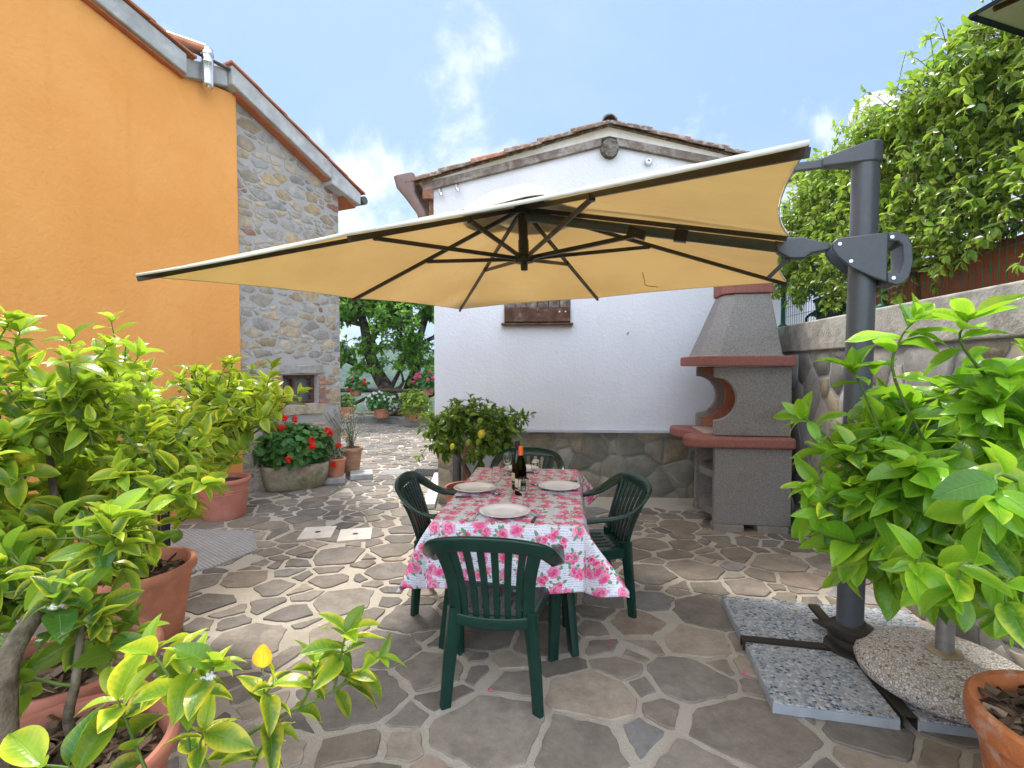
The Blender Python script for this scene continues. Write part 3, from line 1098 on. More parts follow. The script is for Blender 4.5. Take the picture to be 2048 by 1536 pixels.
# ------------------------------------------------------------------ stair rail and steps beside the house
rail = empty('stair_railing', (-2.8, 4.0, 0), R(245), 'black iron stair railing behind the lemon trees by the orange wall', 'railing')
mb = MB()
hs = .52
mb.bar((0, 0, .98), (1.6, 0, .98 + hs * 1.6), .045, .012)
mb.build('handrail', IRON, rail)
mb = MB()
for k in range(14):
    s = .05 + k * .115
    mb.bar((s, 0, max(0, (s - .55) * hs)), (s, 0, .97 + hs * s), .014, .014, (1, 0, 0))
mb.build('baluster', IRON, rail)
for s in (0.0, 1.58):
    mb = MB()
    mb.bar((s, 0, 0), (s, 0, 1.02 + hs * s), .045, .045, (1, 0, 0))
    mb.build('post', IRON, rail)
mb = MB()
for k in range(5):
    mb.box((.75 + .28 * k + (1.4 - .28 * k) / 2, -.42, .085 + .17 * k), (1.4 - .28 * k, .7, .168))
o = mb.build('stone_steps', mottled('step_stone', (.3, .29, .27), (.4, .39, .36), 5, .9, .005, 40), rail)
o.parent = None
o.location, o.rotation_euler = (-2.8, 4.0, 0), (0, 0, R(245))
tag(bevel(o, .012), 'grey stone steps climbing beside the orange wall behind the black railing', 'steps')

# ------------------------------------------------------------------ the white cottage (local x along its front, -y faces the patio)
cot = empty('white_cottage', (-.93, 6.0, 0), R(-3.57), 'white plastered cottage with a stone base, wooden shutter and old tiled roof', 'cottage')
RX, RZ, S0 = 2.05, 4.10, .225          # ridge position, height of the wall's peak, slope
L0, L1 = 0.0, 4.3


def wtop(x): return RZ - S0 * abs(x - RX)


def ttop(x): return 4.30 - .268 * abs(x - RX)      # underside of the tiles


mb = MB()
shx0, shx1, shz0, shz1 = .84, 1.62, 2.06, 2.95
for pts in ([(L0, .80), (shx0, .80), (shx0, wtop(shx0)), (L0, wtop(L0))],
            [(shx0, .80), (shx1, .80), (shx1, shz0), (shx0, shz0)],
            [(shx0, shz1), (shx1, shz1), (shx1, wtop(shx1)), (shx0, wtop(shx0))],
            [(shx1, .80), (L1, .80), (L1, wtop(L1)), (RX, RZ), (shx1, wtop(shx1))]):
    mb.extrude([(x, 0, z) for x, z in pts], (0, .3, 0))
mb.box((.15, 3.0, 1.8), (.296, 5.4, 3.6))
mb.box((L1 - .15, 3.0, 1.8), (.296, 5.4, 3.6))
mb.build('wall', WHITE, cot)
# clad stone base with corner pier
mb = MB()
mb.mi = 1
mb.box((2.36, .16, .39), (3.9, .26, .8))
mb.box((.205, -.12, .37), (.17, .54, .78))
mb.mi = 0
cells = stone_cells(.9, 4.28, 0.0, .775, lambda x, y: .25, lambda x, y: .026, 33, 1.1, .55)
lay_stones(mb, cells, lambda u, v, h: (u, .03 - h, v), .01, 6, .03, .012, .008, None, .06)
cells = stone_cells(.123, .287, .0, .755, lambda x, y: .3, lambda x, y: .016, 35, .8, .5)
lay_stones(mb, cells, lambda u, v, h: (u, -.39 - h, v), .012, 7, .04, .005, .01, lambda r, x, y: (.6 + .3 * r.random(), .8, 0))
mb.build('stone_base', [CLAD, CLAD_M], cot, smooth=35, tint=True)
mb = MB()
mb.box((2.45, -.012, .786), (3.7, .07, .022))
mb.build('sill_ledge', mottled('ledge_flashing', (.4, .43, .47), (.48, .51, .55), 5, .5, .001, 60), cot)
mb = MB()
for c, s in (((.37, -.03, .31), (.04, .05, .58)), ((.82, -.03, .31), (.04, .05, .58)), ((.595, -.03, .615), (.49, .05, .035))):
    mb.box(c, s)
dr = mb.build('cabinet_frame', RUSTPAINT, cot)
mb = MB()
mb.box((.595, -.02, .305), (.41, .02, .575))
for k in range(5): mb.box((.44 + k * .08, -.034, .305), (.008, .006, .56))
mb.build('cabinet_door', GRAYDOOR, dr)
# shutter
mb = MB()
n = 6
wv_ = (shx1 - shx0) / n
for k in range(n):
    mb.box((shx0 + wv_ * (k + .5), -.006, (shz0 + shz1) / 2), (wv_ - .008, .03, shz1 - shz0 - .02))
sh = MB()
for z in (shz0 + .1, shz1 - .1):
    pass
mb.box(((shx0 + shx1) / 2, .03, (shz0 + shz1) / 2), (shx1 - shx0 - .002, .03, shz1 - shz0 - .002))
o = mb.build('shutter', mottled('grey_shutter_boards', (.1, .075, .065), (.2, .165, .15), 18, .9, .004, 40, (.3, .27, .25), 8, .2), cot)
bevel(o, .004)
pass
for z in (shz0 + .1, shz1 - .1):
    sh = MB()
    sh.box(((shx0 + shx1) / 2, -.036, z), (shx1 - shx0 - .01, .028, .17))
    bevel(sh.build('cross_board', BROWNWOOD, o), .004)
for dx in (.65, .72):
    mb = MB()
    mb.lathe([(0, -.056), (.008, -.055), (.011, -.051)], 10, M=Matrix.Translation((shx0 + dx, 0, shz0 + .13)) @ Matrix.Rotation(R(90), 4, 'X') @ Matrix.Scale(-1, 4, (0, 0, 1)))
    mb.build('screw', SCREW, o)
mb = MB()
mb.box(((shx0 + shx1) / 2, -.04, shz0 - .012), (shx1 - shx0 + .06, .09, .022))
bevel(mb.build('window_sill', BROWNWOOD, cot), .004)
# verge: wood board, render band, beam end
for sgn in (-1, 1):
    pass
mb = MB()
def slope_bar(mb, x0, x1, dz, h, y0, y1):
    mb.extrude([(x0, y0, wtop(x0) + dz), (x1, y0, wtop(x1) + dz), (x1, y0, wtop(x1) + dz + h), (x0, y0, wtop(x0) + dz + h)], (0, y1 - y0, 0))


slope_bar(mb, -.12, RX - .085, .0, .095, -.05, .1)
slope_bar(mb, RX + .085, L1 + .2, .0, .095, -.05, .1)
bevel(mb.build('verge_board', OLDWOOD, cot), .008)
mb = MB()
for a, b, y_ in ((-.16, RX, -.03), (RX, L1 + .22, -.032)):
    mb.extrude([(a, y_, wtop(a) + .098), (b, y_, wtop(b) + .098), (b, y_, ttop(b) + .002), (a, y_, max(ttop(a), wtop(a) + .11))], (0, .23, 0))
mb.build('render_band', CREAM, cot)
mb = MB()
mb.lathe([(0, -.02), (.06, -.02), (.098, -.014), (.104, 0), (.104, .5), (0, .5)], 24, M=Matrix.Translation((RX + .01, -.07, RZ - .05)) @ Matrix.Rotation(R(-90), 4, 'X'), wob=.08)
mb.build('ridge_beam', mottled('cracked_log_end', (.07, .06, .05), (.2, .18, .155), 30, .95, .012, 26, (.26, .24, .21), 9, .1), cot, smooth=50)


def cover_tile(mb, a, b, r0, r1, n=10, t=.014):
    """Half-round tile from a (upper end) to b (lower end)."""
    a, b = Vector(a), Vector(b)
    d = (b - a).normalized()
    s = d.cross(Vector((0, 0, 1))).normalized()
    u = s.cross(d)
    V = []
    for p, r in ((a, r0), (b, r1)):
        for rr_ in (r, r - t):
            for k in range(n + 1):
                g = math.pi * k / n
                V.append(p + s * math.cos(g) * rr_ + u * math.sin(g) * rr_)
    m = n + 1
    F = []
    for k in range(n):
        F.append((k, k + 1, 2 * m + k + 1, 2 * m + k))
        F.append((m + k + 1, m + k, 3 * m + k, 3 * m + k + 1))
        F.append((k, m + k, m + k + 1, k + 1))
        F.append((2 * m + k + 1, 3 * m + k + 1, 3 * m + k, 2 * m + k))
    F += [(0, 2 * m, 3 * m, m), (n, m + n, 3 * m + n, 2 * m + n)]
    mb.add(V, F)


mb = MB()
rg = random.Random(3)
for side in (-1, 1):
    x_e = -.26 if side < 0 else L1 + .3
    # boards under the tiles, flat and closing the roof
    xa, xb = sorted((RX, x_e))
    mb.extrude([(xa, -.055, ttop(xa) + .004), (xb, -.055, ttop(xb) + .004), (xb, -.055, ttop(xb) + .018), (xa, -.055, ttop(xa) + .018)], (0, 5.8, 0))
    n = 6
    for row in range(22):
        y = -.06 + row * .19
        for k in range(n):
            f0, f1 = k / n, (k + 1.1) / n
            xa, xb = RX + (x_e - RX) * f0, RX + (x_e - RX) * f1
            j = rg.uniform(-.02, .02) if row == 0 else rg.uniform(-.006, .006)
            mb.tint = (rg.random(), 0, 0)
            cover_tile(mb, (xa, y + j, ttop(xa) + .004 + j * .5), (xb, y + j + rg.uniform(-.008, .008), ttop(xb) + .014 + j * .4), .06, .076)
for row in range(12):
    y0 = -.1 + row * .42
    cover_tile(mb, (RX, y0 + .46, ttop(RX) + .02), (RX, y0, ttop(RX) + .03), .075, .09)
T = NT('lichen_roof_tile')
P = T.obj()
c = T.ramp(T.sep(T.attr('tint'))[0], [(0, (.12, .085, .065)), (.5, (.18, .115, .08)), (.85, (.24, .14, .09)), (1, (.36, .15, .09))])
c = T.mix(T.smooth(T.noise(16, 6, .7, P), .48, .6, 0, .8), c, (.36, .35, .32))
c = T.mix(T.smooth(T.noise(9, 5, .7, P), .62, .7, 0, .8), c, (.46, .25, .04))
c = T.mix(T.smooth(T.noise(30, 5, .7, P), .55, .7, 0, .8), c, (.06, .05, .045))
LICHEN = T.pbr(c, .95, 0, T.bump(T.noise(60, 5, .65, P), .006), .1)
mb.build('roof', LICHEN, cot, smooth=50, tint=True)
# gutter end, downpipe, hooks, vent cap
mb = MB()
gz = wtop(-.2) + .1
mb.tube([(-.3, -.1, gz), (-.3, 5.5, gz)], .07, 12)
mb.build('gutter', MAUVE, cot, smooth=50)
mb = MB()
mb.sweep([(-.33, -.06, gz + .09), (-.31, -.06, gz - .02), (-.27, -.03, gz - .12), (-.16, .05, gz - .3), (-.12, .12, gz - .5), (-.1, .3, gz - .8)], [(1, 0, 0)] * 6, [.12, .11, .065, .05, .05, .05], [.08, .08, .06, .05, .05, .05], .5)
mb.build('downpipe', MAUVE, cot, smooth=50)
mb = MB()
mb.box((-.06, .13, wtop(0) + .02), (.12, .36, .26))
mb.box((-.03, .2, wtop(0) - .2), (.07, .3, .3))
mb.build('eave_bricks', mottled('eave_bricks', (.24, .11, .07), (.33, .17, .11), 14, .95, .01, 40, (.42, .4, .36), 9, .1), cot)
for x in (.1, .3):
    mb = MB()
    mb.tube([(x, -.03, wtop(x) - .0), (x, -.06, wtop(x) - .02), (x + .012, -.065, wtop(x) - .06), (x - .014, -.065, wtop(x) - .07), (x - .018, -.06, wtop(x) - .03)], .006, 6)
    mb.lathe([(0, -.03), (.022, -.025), (.026, 0), (.012, .02), (0, .022)], 12, (x, -.06, wtop(x) - .08))
    mb.build('lamp_hook', STEEL, cot, smooth=60)
mb = MB()
mb.lathe([(.04, 0), (.042, .03), (.03, .05), (.018, .05), (.014, .02)], 16, M=Matrix.Translation((RX + .45, 0, 3.9)) @ Matrix.Rotation(R(90), 4, 'X'))
mb.build('vent_cap', SCREW, cot, smooth=50)
mb = MB()
mb.tube([(2.28, -.003, 1.93), (2.285, -.03, 1.935), (2.29, -.034, 1.95)], .005, 6)
mb.build('wall_hook', IRON, cot)
# iron and glass canopy over the side door
mb = MB()
for k in range(7): mb.box((-.14, 1.3 + k * .13, 1.95 + .0 * k), (.30, .03, .012), mat=Matrix.Translation((-.15, 1.3 + k * .13, 1.98)) @ Matrix.Rotation(R(14), 4, 'Y'))
mb.tube([(0, 1.25, 2.02), (-.3, 1.25, 1.95)], .012, 6)
mb.tube([(0, 2.15, 2.02), (-.3, 2.15, 1.95)], .012, 6)
mb.tube([(-.3, 1.25, 1.95), (-.3, 2.15, 1.95)], .012, 6)
mb.tube([(-.004, 1.25, 1.7), (-.06, 1.25, 1.78), (-.1, 1.25, 1.86), (-.06, 1.25, 1.92), (-.03, 1.25, 1.87), (-.06, 1.25, 1.85)], .009, 6)
mb.build('door_canopy', IRON, cot)

# ------------------------------------------------------------------ neighbour's white wall with brown coping
nb = empty('neighbour_wall', (3.35, 6.3, 0), R(0), 'white rendered neighbour wall with sloping brown coping behind the hedge', 'wall')
nb['kind'] = 'thing'
mb = MB()
mb.extrude([(-.2, 0, 1.8), (5.5, 0, 1.8), (5.5, 0, 4.0), (1.0, 0, 3.62), (-.2, 0, 3.2)], (0, .3, 0))
mb.build('wall', WHITE, nb)
mb = MB()
mb.extrude([(-.2, -.05, 3.203), (1.0, -.05, 3.623), (5.5, -.05, 4.003), (5.5, -.05, 4.08), (1.0, -.05, 3.7), (-.2, -.05, 3.28)], (0, .4, 0))
mb.build('coping', mottled('brown_coping', (.25, .16, .12), (.33, .22, .16), 9, .9, .003), nb)

# ------------------------------------------------------------------ retaining wall (local x along the wall, +y faces the patio)
WA = math.degrees(math.atan2(.992, .125))
ret = empty('retaining_wall', (2.70, 4.49, 0), R(WA), 'grey stone clad retaining wall with a concrete coping, along the barbecue side', 'wall')
ret['kind'] = 'thing'
mb = MB()
mb.mi = 1
mb.box((-1.3, -.2, .82), (5.4, .4, 1.74))
mb.mi = 0
cells = stone_cells(-3.98, 1.38, .0, 1.675, lambda x, y: .33, lambda x, y: .032, 44, .7, .6)
lay_stones(mb, cells, lambda u, v, h: (u, h - .002, v), .009, 12, .03, .016, .009, None, .06)
mb.build('wall', [WALLST, WALLST_M], ret, smooth=35, tint=True)
mb = MB()
mb.box((-1.3, -.19, 1.825), (5.4, .43, .27))
bevel(mb.build('coping', COPING, ret), .015, 3)
# terrace behind
mb = MB()
mb.box((-1.3, -3.4, .95), (5.6, 5.95, 1.88))
t = mb.build('terrace', GRASS, ret)
t.parent = None
t.location, t.rotation_euler = ret.location, ret.rotation_euler
tag(t, kind='structure')

# ------------------------------------------------------------------ green wire fence on the wall
wfen = empty('wire_fence', (2.70, 4.49, 1.96), R(WA), 'green welded wire fence on top of the stone retaining wall', 'fence')
FY = -.12
for x in (.98, -.80, -3.0):
    mb = MB()
    mb.tube([(x, FY, 0), (x, FY, 1.3)], .024, 10)
    mb.lathe([(.032, 1.3), (.03, 1.32), (0, 1.33)], 10, (x, FY, 0))
    mb.lathe([(.05, 0), (.05, .03), (.028, .05)], 12, (x, FY, 0))
    mb.build('post', FENCEGREEN, wfen, smooth=50)
mb = MB()
for k in range(78):
    x = -3.0 + k * .052
    mb.bar((x, FY, .01), (x, FY, 1.2), .0032, .0032, (1, 0, 0))
for k in range(13):
    mb.bar((-3.0, FY + .0035, .02 + k * .098), (1.02, FY + .0035, .02 + k * .098), .0036, .0036)
mb.build('wire_mesh', FENCEGREEN, wfen)

# rust-brown planters behind the fence, dark tub and hose
def planter(x, L, label):
    r = empty('planter_box', tuple(ret.matrix_world @ Vector((0, 0, 0))), 0, label, 'planter', 'rust brown planters behind the wire fence')
    c = Matrix.Translation((2.70, 4.49, 0)) @ Matrix.Rotation(R(WA), 4, 'Z') @ Vector((x, -.42, 1.89))
    r.location, r.rotation_euler = c, (0, 0, R(WA))
    mb = MB()
    a, b, hh = L / 2, .19, .36
    V = []
    for (s, z) in ((.93, 0), (1, hh - .05), (1.02, hh - .05), (1.02, hh), (.95, hh), (.95, hh - .05)):
        for sx, sy in ((-1, -1), (1, -1), (1, 1), (-1, 1)): V.append((sx * (a - (1 - s) * .2), sy * b * s, z))
    F = [(3, 2, 1, 0)]
    for j in range(5):
        for k in range(4): F.append((j * 4 + k, j * 4 + (k + 1) % 4, j * 4 + 4 + (k + 1) % 4, j * 4 + 4 + k))
    mb.add(V, F)
    bevel(mb.build('box', RUST, r), .008)
    mb = MB()
    mb.box((0, 0, hh - .07), (L - .06, .34, .03))
    mb.build('soil', SOIL, r)


planter(-.52, .9, 'rust brown planter by the dark tub, farthest along the fence')
planter(-1.47, .92, 'rust brown planter in the middle, behind the umbrella post')
planter(-2.44, .92, 'rust brown planter at the right edge of the photo')
tub = empty('garden_tub', Matrix.Translation((2.70, 4.49, 0)) @ Matrix.Rotation(R(WA), 4, 'Z') @ Vector((.32, -.42, 1.89)), R(WA), 'dark green plastic tub with a carrying handle behind the wire fence', 'tub')
mb = MB()
mb.sweep([(0, 0, 0), (0, 0, .30), (0, 0, .335)], [(1, 0, 0)] * 3, [.26, .29, .29], [.15, .17, .17], .35)
mb.sweep([(0, 0, .30), (0, 0, .325)], [(1, 0, 0)] * 2, [.305, .305], [.185, .185], .35)
mb.build('tub', TUBGREEN, tub, smooth=40)
mb = MB()
mb.tube([(.26, .06, .32), (.26, .06, .4), (.26, -.0, .41), (.26, -.06, .4), (.26, -.06, .32)], .01, 8)
mb.build('handle', TUBGREEN, tub, smooth=60)
mb = MB()
hp = spline([(-1.9, -.17, 2.27), (-.9, -.19, 2.19), (-.1, -.2, 2.13), (.3, -.2, 2.1), (.62, -.21, 2.05), (.7, -.25, 1.99), (.6, -.25, 1.935), (.35, -.2, 1.98), (.1, -.17, 1.985)], 6)
mb.tube(hp, .013, 8)
ho = mb.build('hose', HOSE, smooth=60)
ho.location, ho.rotation_euler = (2.70, 4.49, 0), (0, 0, R(WA))
tag(ho, 'black garden hose looped along the wire fence past the dark tub', 'hose')

# white globe lamp beyond the hedge
gl = empty('globe_lamp', (4.27, 6.0, 1.57), 0, 'white opal globe lamp rising behind the hedge', 'lamp')
mb = MB()
mb.lathe([(.03, 0), (.03, 2.62), (.07, 2.63), (.07, 2.69)], 12)
mb.build('pole', GUN, gl, smooth=50)
mb = MB()
mb.blob((0, 0, 2.93), .26, 3, 0)
mb.build('globe', LAMPGLASS, gl, smooth=180)

# ------------------------------------------------------------------ barbecue (local -x = open front, +x = back, y = away)
bbq = empty('barbecue', (1.90, 4.66, 0), R(-8), 'grey concrete garden barbecue with red counter, mantel and tapered hood', 'barbecue')
DB, WB = .68, .86          # depth front to back, width between the outer faces


def side_panel(mb, y, t, z0, z1, bite=None, x0=0.0, x1=DB):
    P = [(x1, z0), (x1, z1), (x0, z1)]
    if bite:
        zc, r = bite
        n = 18
        P.append((x0, zc + r))
        for k in range(1, n):
            a = math.pi / 2 - math.pi * k / n
            P.append((x0 + r * math.cos(a), zc + r * math.sin(a)))
        P.append((x0, zc - r))
    P.append((x0, z0))
    mb.extrude([(x, y, z) for x, z in P], (0, t, 0))


for y in (0, WB - .08):
    mb = MB()
    side_panel(mb, y, .08, .07, .79)
    bevel(mb.build('base_panel', BBQ_GREY, bbq), .008)
mb = MB()
mb.box((DB - .04, WB / 2, .43), (.06, WB - .165, .71))
mb.build('back_panel', BBQ_GREY, bbq)
for z in (.13, .50):
    mb = MB()
    P = [(DB - .075, .083), (DB - .075, WB - .083)] + [(.09 - .12 * math.sin(math.pi * k / 10), WB - .083 - (WB - .166) * k / 10) for k in range(11)]
    mb.prism(P, z - .035, z + .035)
    bevel(mb.build('shelf', BBQ_GREY, bbq), .008)
for x in (.13, .52):
    for y in (.05, WB - .05):
        mb = MB()
        mb.box((x, y, .034), (.27, .14, .07))
        bevel(mb.build('foot_block', mottled('foot_block', (.24, .23, .2), (.32, .3, .27), 9, .9, .005, 60), bbq), .006)
# counter with two rounded lobes
mb = MB()
ctrl = [(DB + .02, -.05), (.3, -.055), (-.12, -.05), (-.25, .0), (-.27, .1), (-.235, .2), (-.16, .3), (-.13, .43), (-.16, .56), (-.24, .66), (-.27, .78), (-.25, .9), (-.14, .94), (.3, .945), (DB + .02, .94)]
P = [tuple(p) for p in spline(ctrl, 5)]
mb.prism(P, .79, .895)
o = mb.build('counter', BBQ_RED, bbq, smooth=30)
bevel(o, .028, 4, 50)
mb = MB()
mb.box((.17, .43, .902), (.46, .52, .016))
bevel(mb.build('hearth_slab', mottled('hearth', (.45, .3, .25), (.52, .38, .32), 9, .9, .003), bbq), .004)
# upper panels with their half-round bites
for y in (.03, WB - .10):
    mb = MB()
    side_panel(mb, y, .07, .9, 1.55, (1.245, .2), .0, DB)
    bevel(mb.build('side_panel', BBQ_GREY, bbq), .01)
mb = MB()
mb.box((DB - .04, WB / 2, 1.225), (.07, WB - .205, .645))
mb.build('rear_panel', BBQ_GREY, bbq)
mb = MB()
side_panel(mb, WB - .145, .044, .912, 1.54, (1.245, .235), .05, DB - .08)
side_panel(mb, .102, .044, .912, 1.54, (1.245, .235), .05, DB - .08)
for k in range(5): mb.box((DB - .1, WB / 2, .97 + k * .12), (.045, WB - .3, .112))
for z in (1.02, 1.1): mb.box((.33, WB - .152, z), (.46, .012, .014))
mb.build('firebrick_lining', FIREBRICK, bbq)
# mantel band
mb = MB()
mb.prism([(DB + .01, -.035), (-.12, -.035), (-.17, .03), (-.17, WB - .06), (-.12, WB + .01), (DB + .01, WB + .01)], 1.553, 1.65)
bevel(mb.build('mantel_band', BBQ_RED, bbq), .012, 3)
# hood with chamfered corner
mb = MB()
lo = [(DB - .09, .01), (.03, .01), (-.11, .2), (-.11, WB - .2), (.03, WB - .02), (DB - .09, WB - .02)]
hi = [(.54, .2), (.22, .2), (.13, .29), (.13, WB - .3), (.22, WB - .22), (.54, WB - .22)]
n = 6
mb.add([(x, y, 1.652) for x, y in lo] + [(x, y, 2.25) for x, y in hi], [(i, (i + 1) % n, n + (i + 1) % n, n + i) for i in range(n)] + [tuple(range(n)), tuple(range(n, 2 * n))])
bevel(mb.build('hood', BBQ_GREY, bbq), .012, 3)
mb = MB()
hh = [(x - (.02 if x < .5 else -.02), y + (-.02 if y < .43 else .02)) for x, y in hi]
mb.prism(hh, 2.252, 2.40)
bevel(mb.build('chimney_cap', BBQ_RED, bbq), .01, 3)

# ------------------------------------------------------------------ cantilever umbrella
UX, UY = 1.79, 2.59
um = empty('cantilever_umbrella', (UX, UY, 0), 0, 'large cream cantilever umbrella on a dark grey post over the table', 'umbrella')
PO = Vector((UX, UY, 0))
LC, FC, RC, NC = Vector((-1.95, 2.62, 2.02)), Vector((-.55, 5.27, 2.15)), Vector((2.11, 3.88, 2.20)), Vector((.71, 1.22, 2.08))
HT = Vector((.065, 3.235, 2.585))
mLF, mFR, mNL = (LC + FC) / 2, (FC + RC) / 2, (NC + LC) / 2
mRN = (RC + NC) / 2 + Vector((-.02, 0, .07))
rim = [LC, mLF, FC, mFR, RC, mRN, NC, mNL]
axis = ((FC - LC).cross(RC - FC)).normalized()
if axis.z < 0: axis = -axis
pole = [PO + Vector((-.012 + .03 * z / 2.7, 0, z)) for z in (.08, 1.0, 2.0, 2.62)]
mb = MB()
mb.tube(pole, .062, 28)
o = mb.build('post', GUN, um, world=True, smooth=50)
# cap and upper strut
TOP = pole[-1]
sd = (HT - TOP); sd.z = 0; sd.normalize()
mb = MB()
q = sd.cross(Vector((0, 0, 1)))
ring = []
for k in range(13):
    a = -math.pi / 2 + math.pi * k / 12
    ring.append(TOP - sd * (.07 * math.cos(a)) + q * (.07 * math.sin(a)))
ring += [TOP + sd * .2 + q * .028, TOP + sd * .2 - q * .028]
nr = len(ring)
V = [p + Vector((0, 0, -.045 if i < 13 else -.03)) for i, p in enumerate(ring)] + [p + Vector((0, 0, .06 if i < 13 else .015)) for i, p in enumerate(ring)]
mb.add(V, [tuple(range(nr - 1, -1, -1)), tuple(range(nr, 2 * nr))] + [(i, (i + 1) % nr, nr + (i + 1) % nr, nr + i) for i in range(nr)])
cap = bevel(mb.build('post_cap', GUN, um, world=True, smooth=40), .008, 3)
mb = MB()
mb.tube([TOP + sd * .13 - q * .04 - Vector((0, 0, .01)), TOP + sd * .13 + q * .04 - Vector((0, 0, .01))], .012, 12)
mb.build('bolt', SCREW, cap, world=True, smooth=50)
mb = MB()
mb.bar(TOP + sd * .08 + Vector((0, 0, -.01)), HT + axis * .012, .03, .045)
bevel(mb.build('upper_strut', GUN, um, world=True), .006)
# lower boom
JZ = 2.115
J = PO + Vector((.01, 0, JZ))
bd = (HT - axis * .09 - J).normalized()
B0, B1 = J + bd * .30, HT - axis * .075
mb = MB()
mb.sweep([B0, B1], [axis, axis], [.029, .029], [.021, .021], .7)
mb.build('boom', BLACKALU if False else GUN, um, world=True, smooth=40)
# crank joint: bracket plates with an open grip
side = bd.cross(Vector((0, 0, 1))).normalized()
fwd = Vector((bd.x, bd.y, 0)).normalized()
mb = MB()


def plate_outline(pts, s):
    return [J + fwd * a + Vector((0, 0, b)) + side * s for a, b in pts]


outer = [(.155, .06), (.13, .085), (-.03, .095), (-.13, .092), (-.165, .075), (-.185, .02), (-.19, -.06), (-.175, -.13), (-.15, -.16), (-.12, -.165), (-.02, -.12), (.07, -.065), (.125, -.01), (.15, .03)]
inner = [(-.085, .045), (-.14, .04), (-.152, -.03), (-.14, -.095), (-.085, -.085)]
# two side cheeks built round the grip's hole
for s0 in (-.085, .065):
    cheek = [p for p in outer if p[0] > -.09]
    P = [(-.085, .094)] + [p for p in outer if p[0] > -.085 and p[1] > .05][::-1]
    body = [(-.085, .094), (-.03, .095), (.13, .085), (.155, .06), (.15, .03), (.125, -.01), (.07, -.065), (-.02, -.12), (-.085, -.149)]
    mb.extrude(plate_outline(body, s0), side * .02)
grip = [(-.085, .094), (-.13, .092), (-.165, .075), (-.185, .02), (-.19, -.06), (-.175, -.13), (-.15, -.16), (-.12, -.165), (-.085, -.149), (-.085, -.1), (-.135, -.108), (-.148, -.05), (-.142, .03), (-.125, .048), (-.085, .05)]
mb.extrude(plate_outline(grip, -.085), side * .17)
br = bevel(mb.build('crank_bracket', GUN, um, world=True, smooth=30), .006, 2)
mb = MB()
for a, b in ((.12, .055), (.07, -.035), (-.1, .07), (-.11, -.13)):
    for s0, e in ((-.085, -1), (.085, 1)):
        mb = MB()
        c = J + fwd * a + Vector((0, 0, b)) + side * s0
        mb.tube([c, c + side * (e * .004)], .009, 10)
        mb.build('bolt', SCREW, br, world=True, smooth=50)
mb = MB()
knuckle = [(.28, .06), (.40, .045), (.42, .02), (.40, -.035), (.34, -.06), (.27, -.05), (.24, -.02), (.15, .01), (.15, .04)]
mb.extrude([J + bd * a + Vector((0, 0, b)) + side * -.034 for a, b in knuckle], side * .068)
kn = bevel(mb.build('tilt_knuckle', GUN, um, world=True, smooth=30), .008, 2)
mb = MB()
mb.bar(J + bd * .34 + Vector((0, 0, -.05)), J + bd * .44 + Vector((0, 0, -.17)), .022, .014, side)
mb.build('tilt_lever', BLACKALU, kn, world=True)
# hub mast and lower hub
mb = MB()
mb.tube([HT - axis * .0, HT - axis * .30], .03, 14)
mb.lathe([(.045, -.04), (.055, .0), (.045, .015)], 14, M=Matrix.Translation(HT - axis * .02) @ axis.to_track_quat('Z', 'Y').to_matrix().to_4x4())
mb.build('hub_mast', BLACKALU, um, world=True, smooth=50)
HB = HT - axis * .345
mb = MB()
Mx = Matrix.Translation(HB) @ axis.to_track_quat('Z', 'Y').to_matrix().to_4x4()
mb.lathe([(0, -.075), (.022, -.07), (.024, -.03), (.062, -.022), (.066, .0), (.06, .022), (.034, .03), (.034, .12)], 20, M=Mx)
mb.build('lower_hub', BLACKALU, um, world=True, smooth=45)
RT = HT - axis * .005
fr_ = [.43, .50, .46, .50, .43, .42, .46, .42]
for i, e in enumerate(rim):
    mb = MB()
    off = -axis * .022
    top, end = RT + off, e + off * .7
    mb.bar(top, end, .017, .024, axis)
    rb = mb.build('rib', BLACKALU, um, world=True)
    if i == 5: continue
    mb = MB()
    p = top.lerp(end, fr_[i]) - axis * .016
    mb.bar(HB + (p - HB).normalized() * .05, p, .014, .024, axis)
    mb.bar(p - axis * .012, p + axis * .02, .03, .03, (1, 0, 0))
    mb.build('strut', BLACKALU, rb, world=True)
mb = MB()
p = B1.lerp(B0, .46) - axis * .03
mb.bar(HB + (p - HB).normalized() * .05, p, .03, .024, axis)
mb.bar(p - bd * .05, p + bd * .05 + axis * .02, .05, .05, axis)
mb.build('boom_brace', BLACKALU, um, world=True)
mb = MB()
c = B1.lerp(B0, .62)
mb.bar(c - bd * .035, c + bd * .035, .052, .075, axis)
mb.build('rib_clip', BLACKALU, um, world=True)


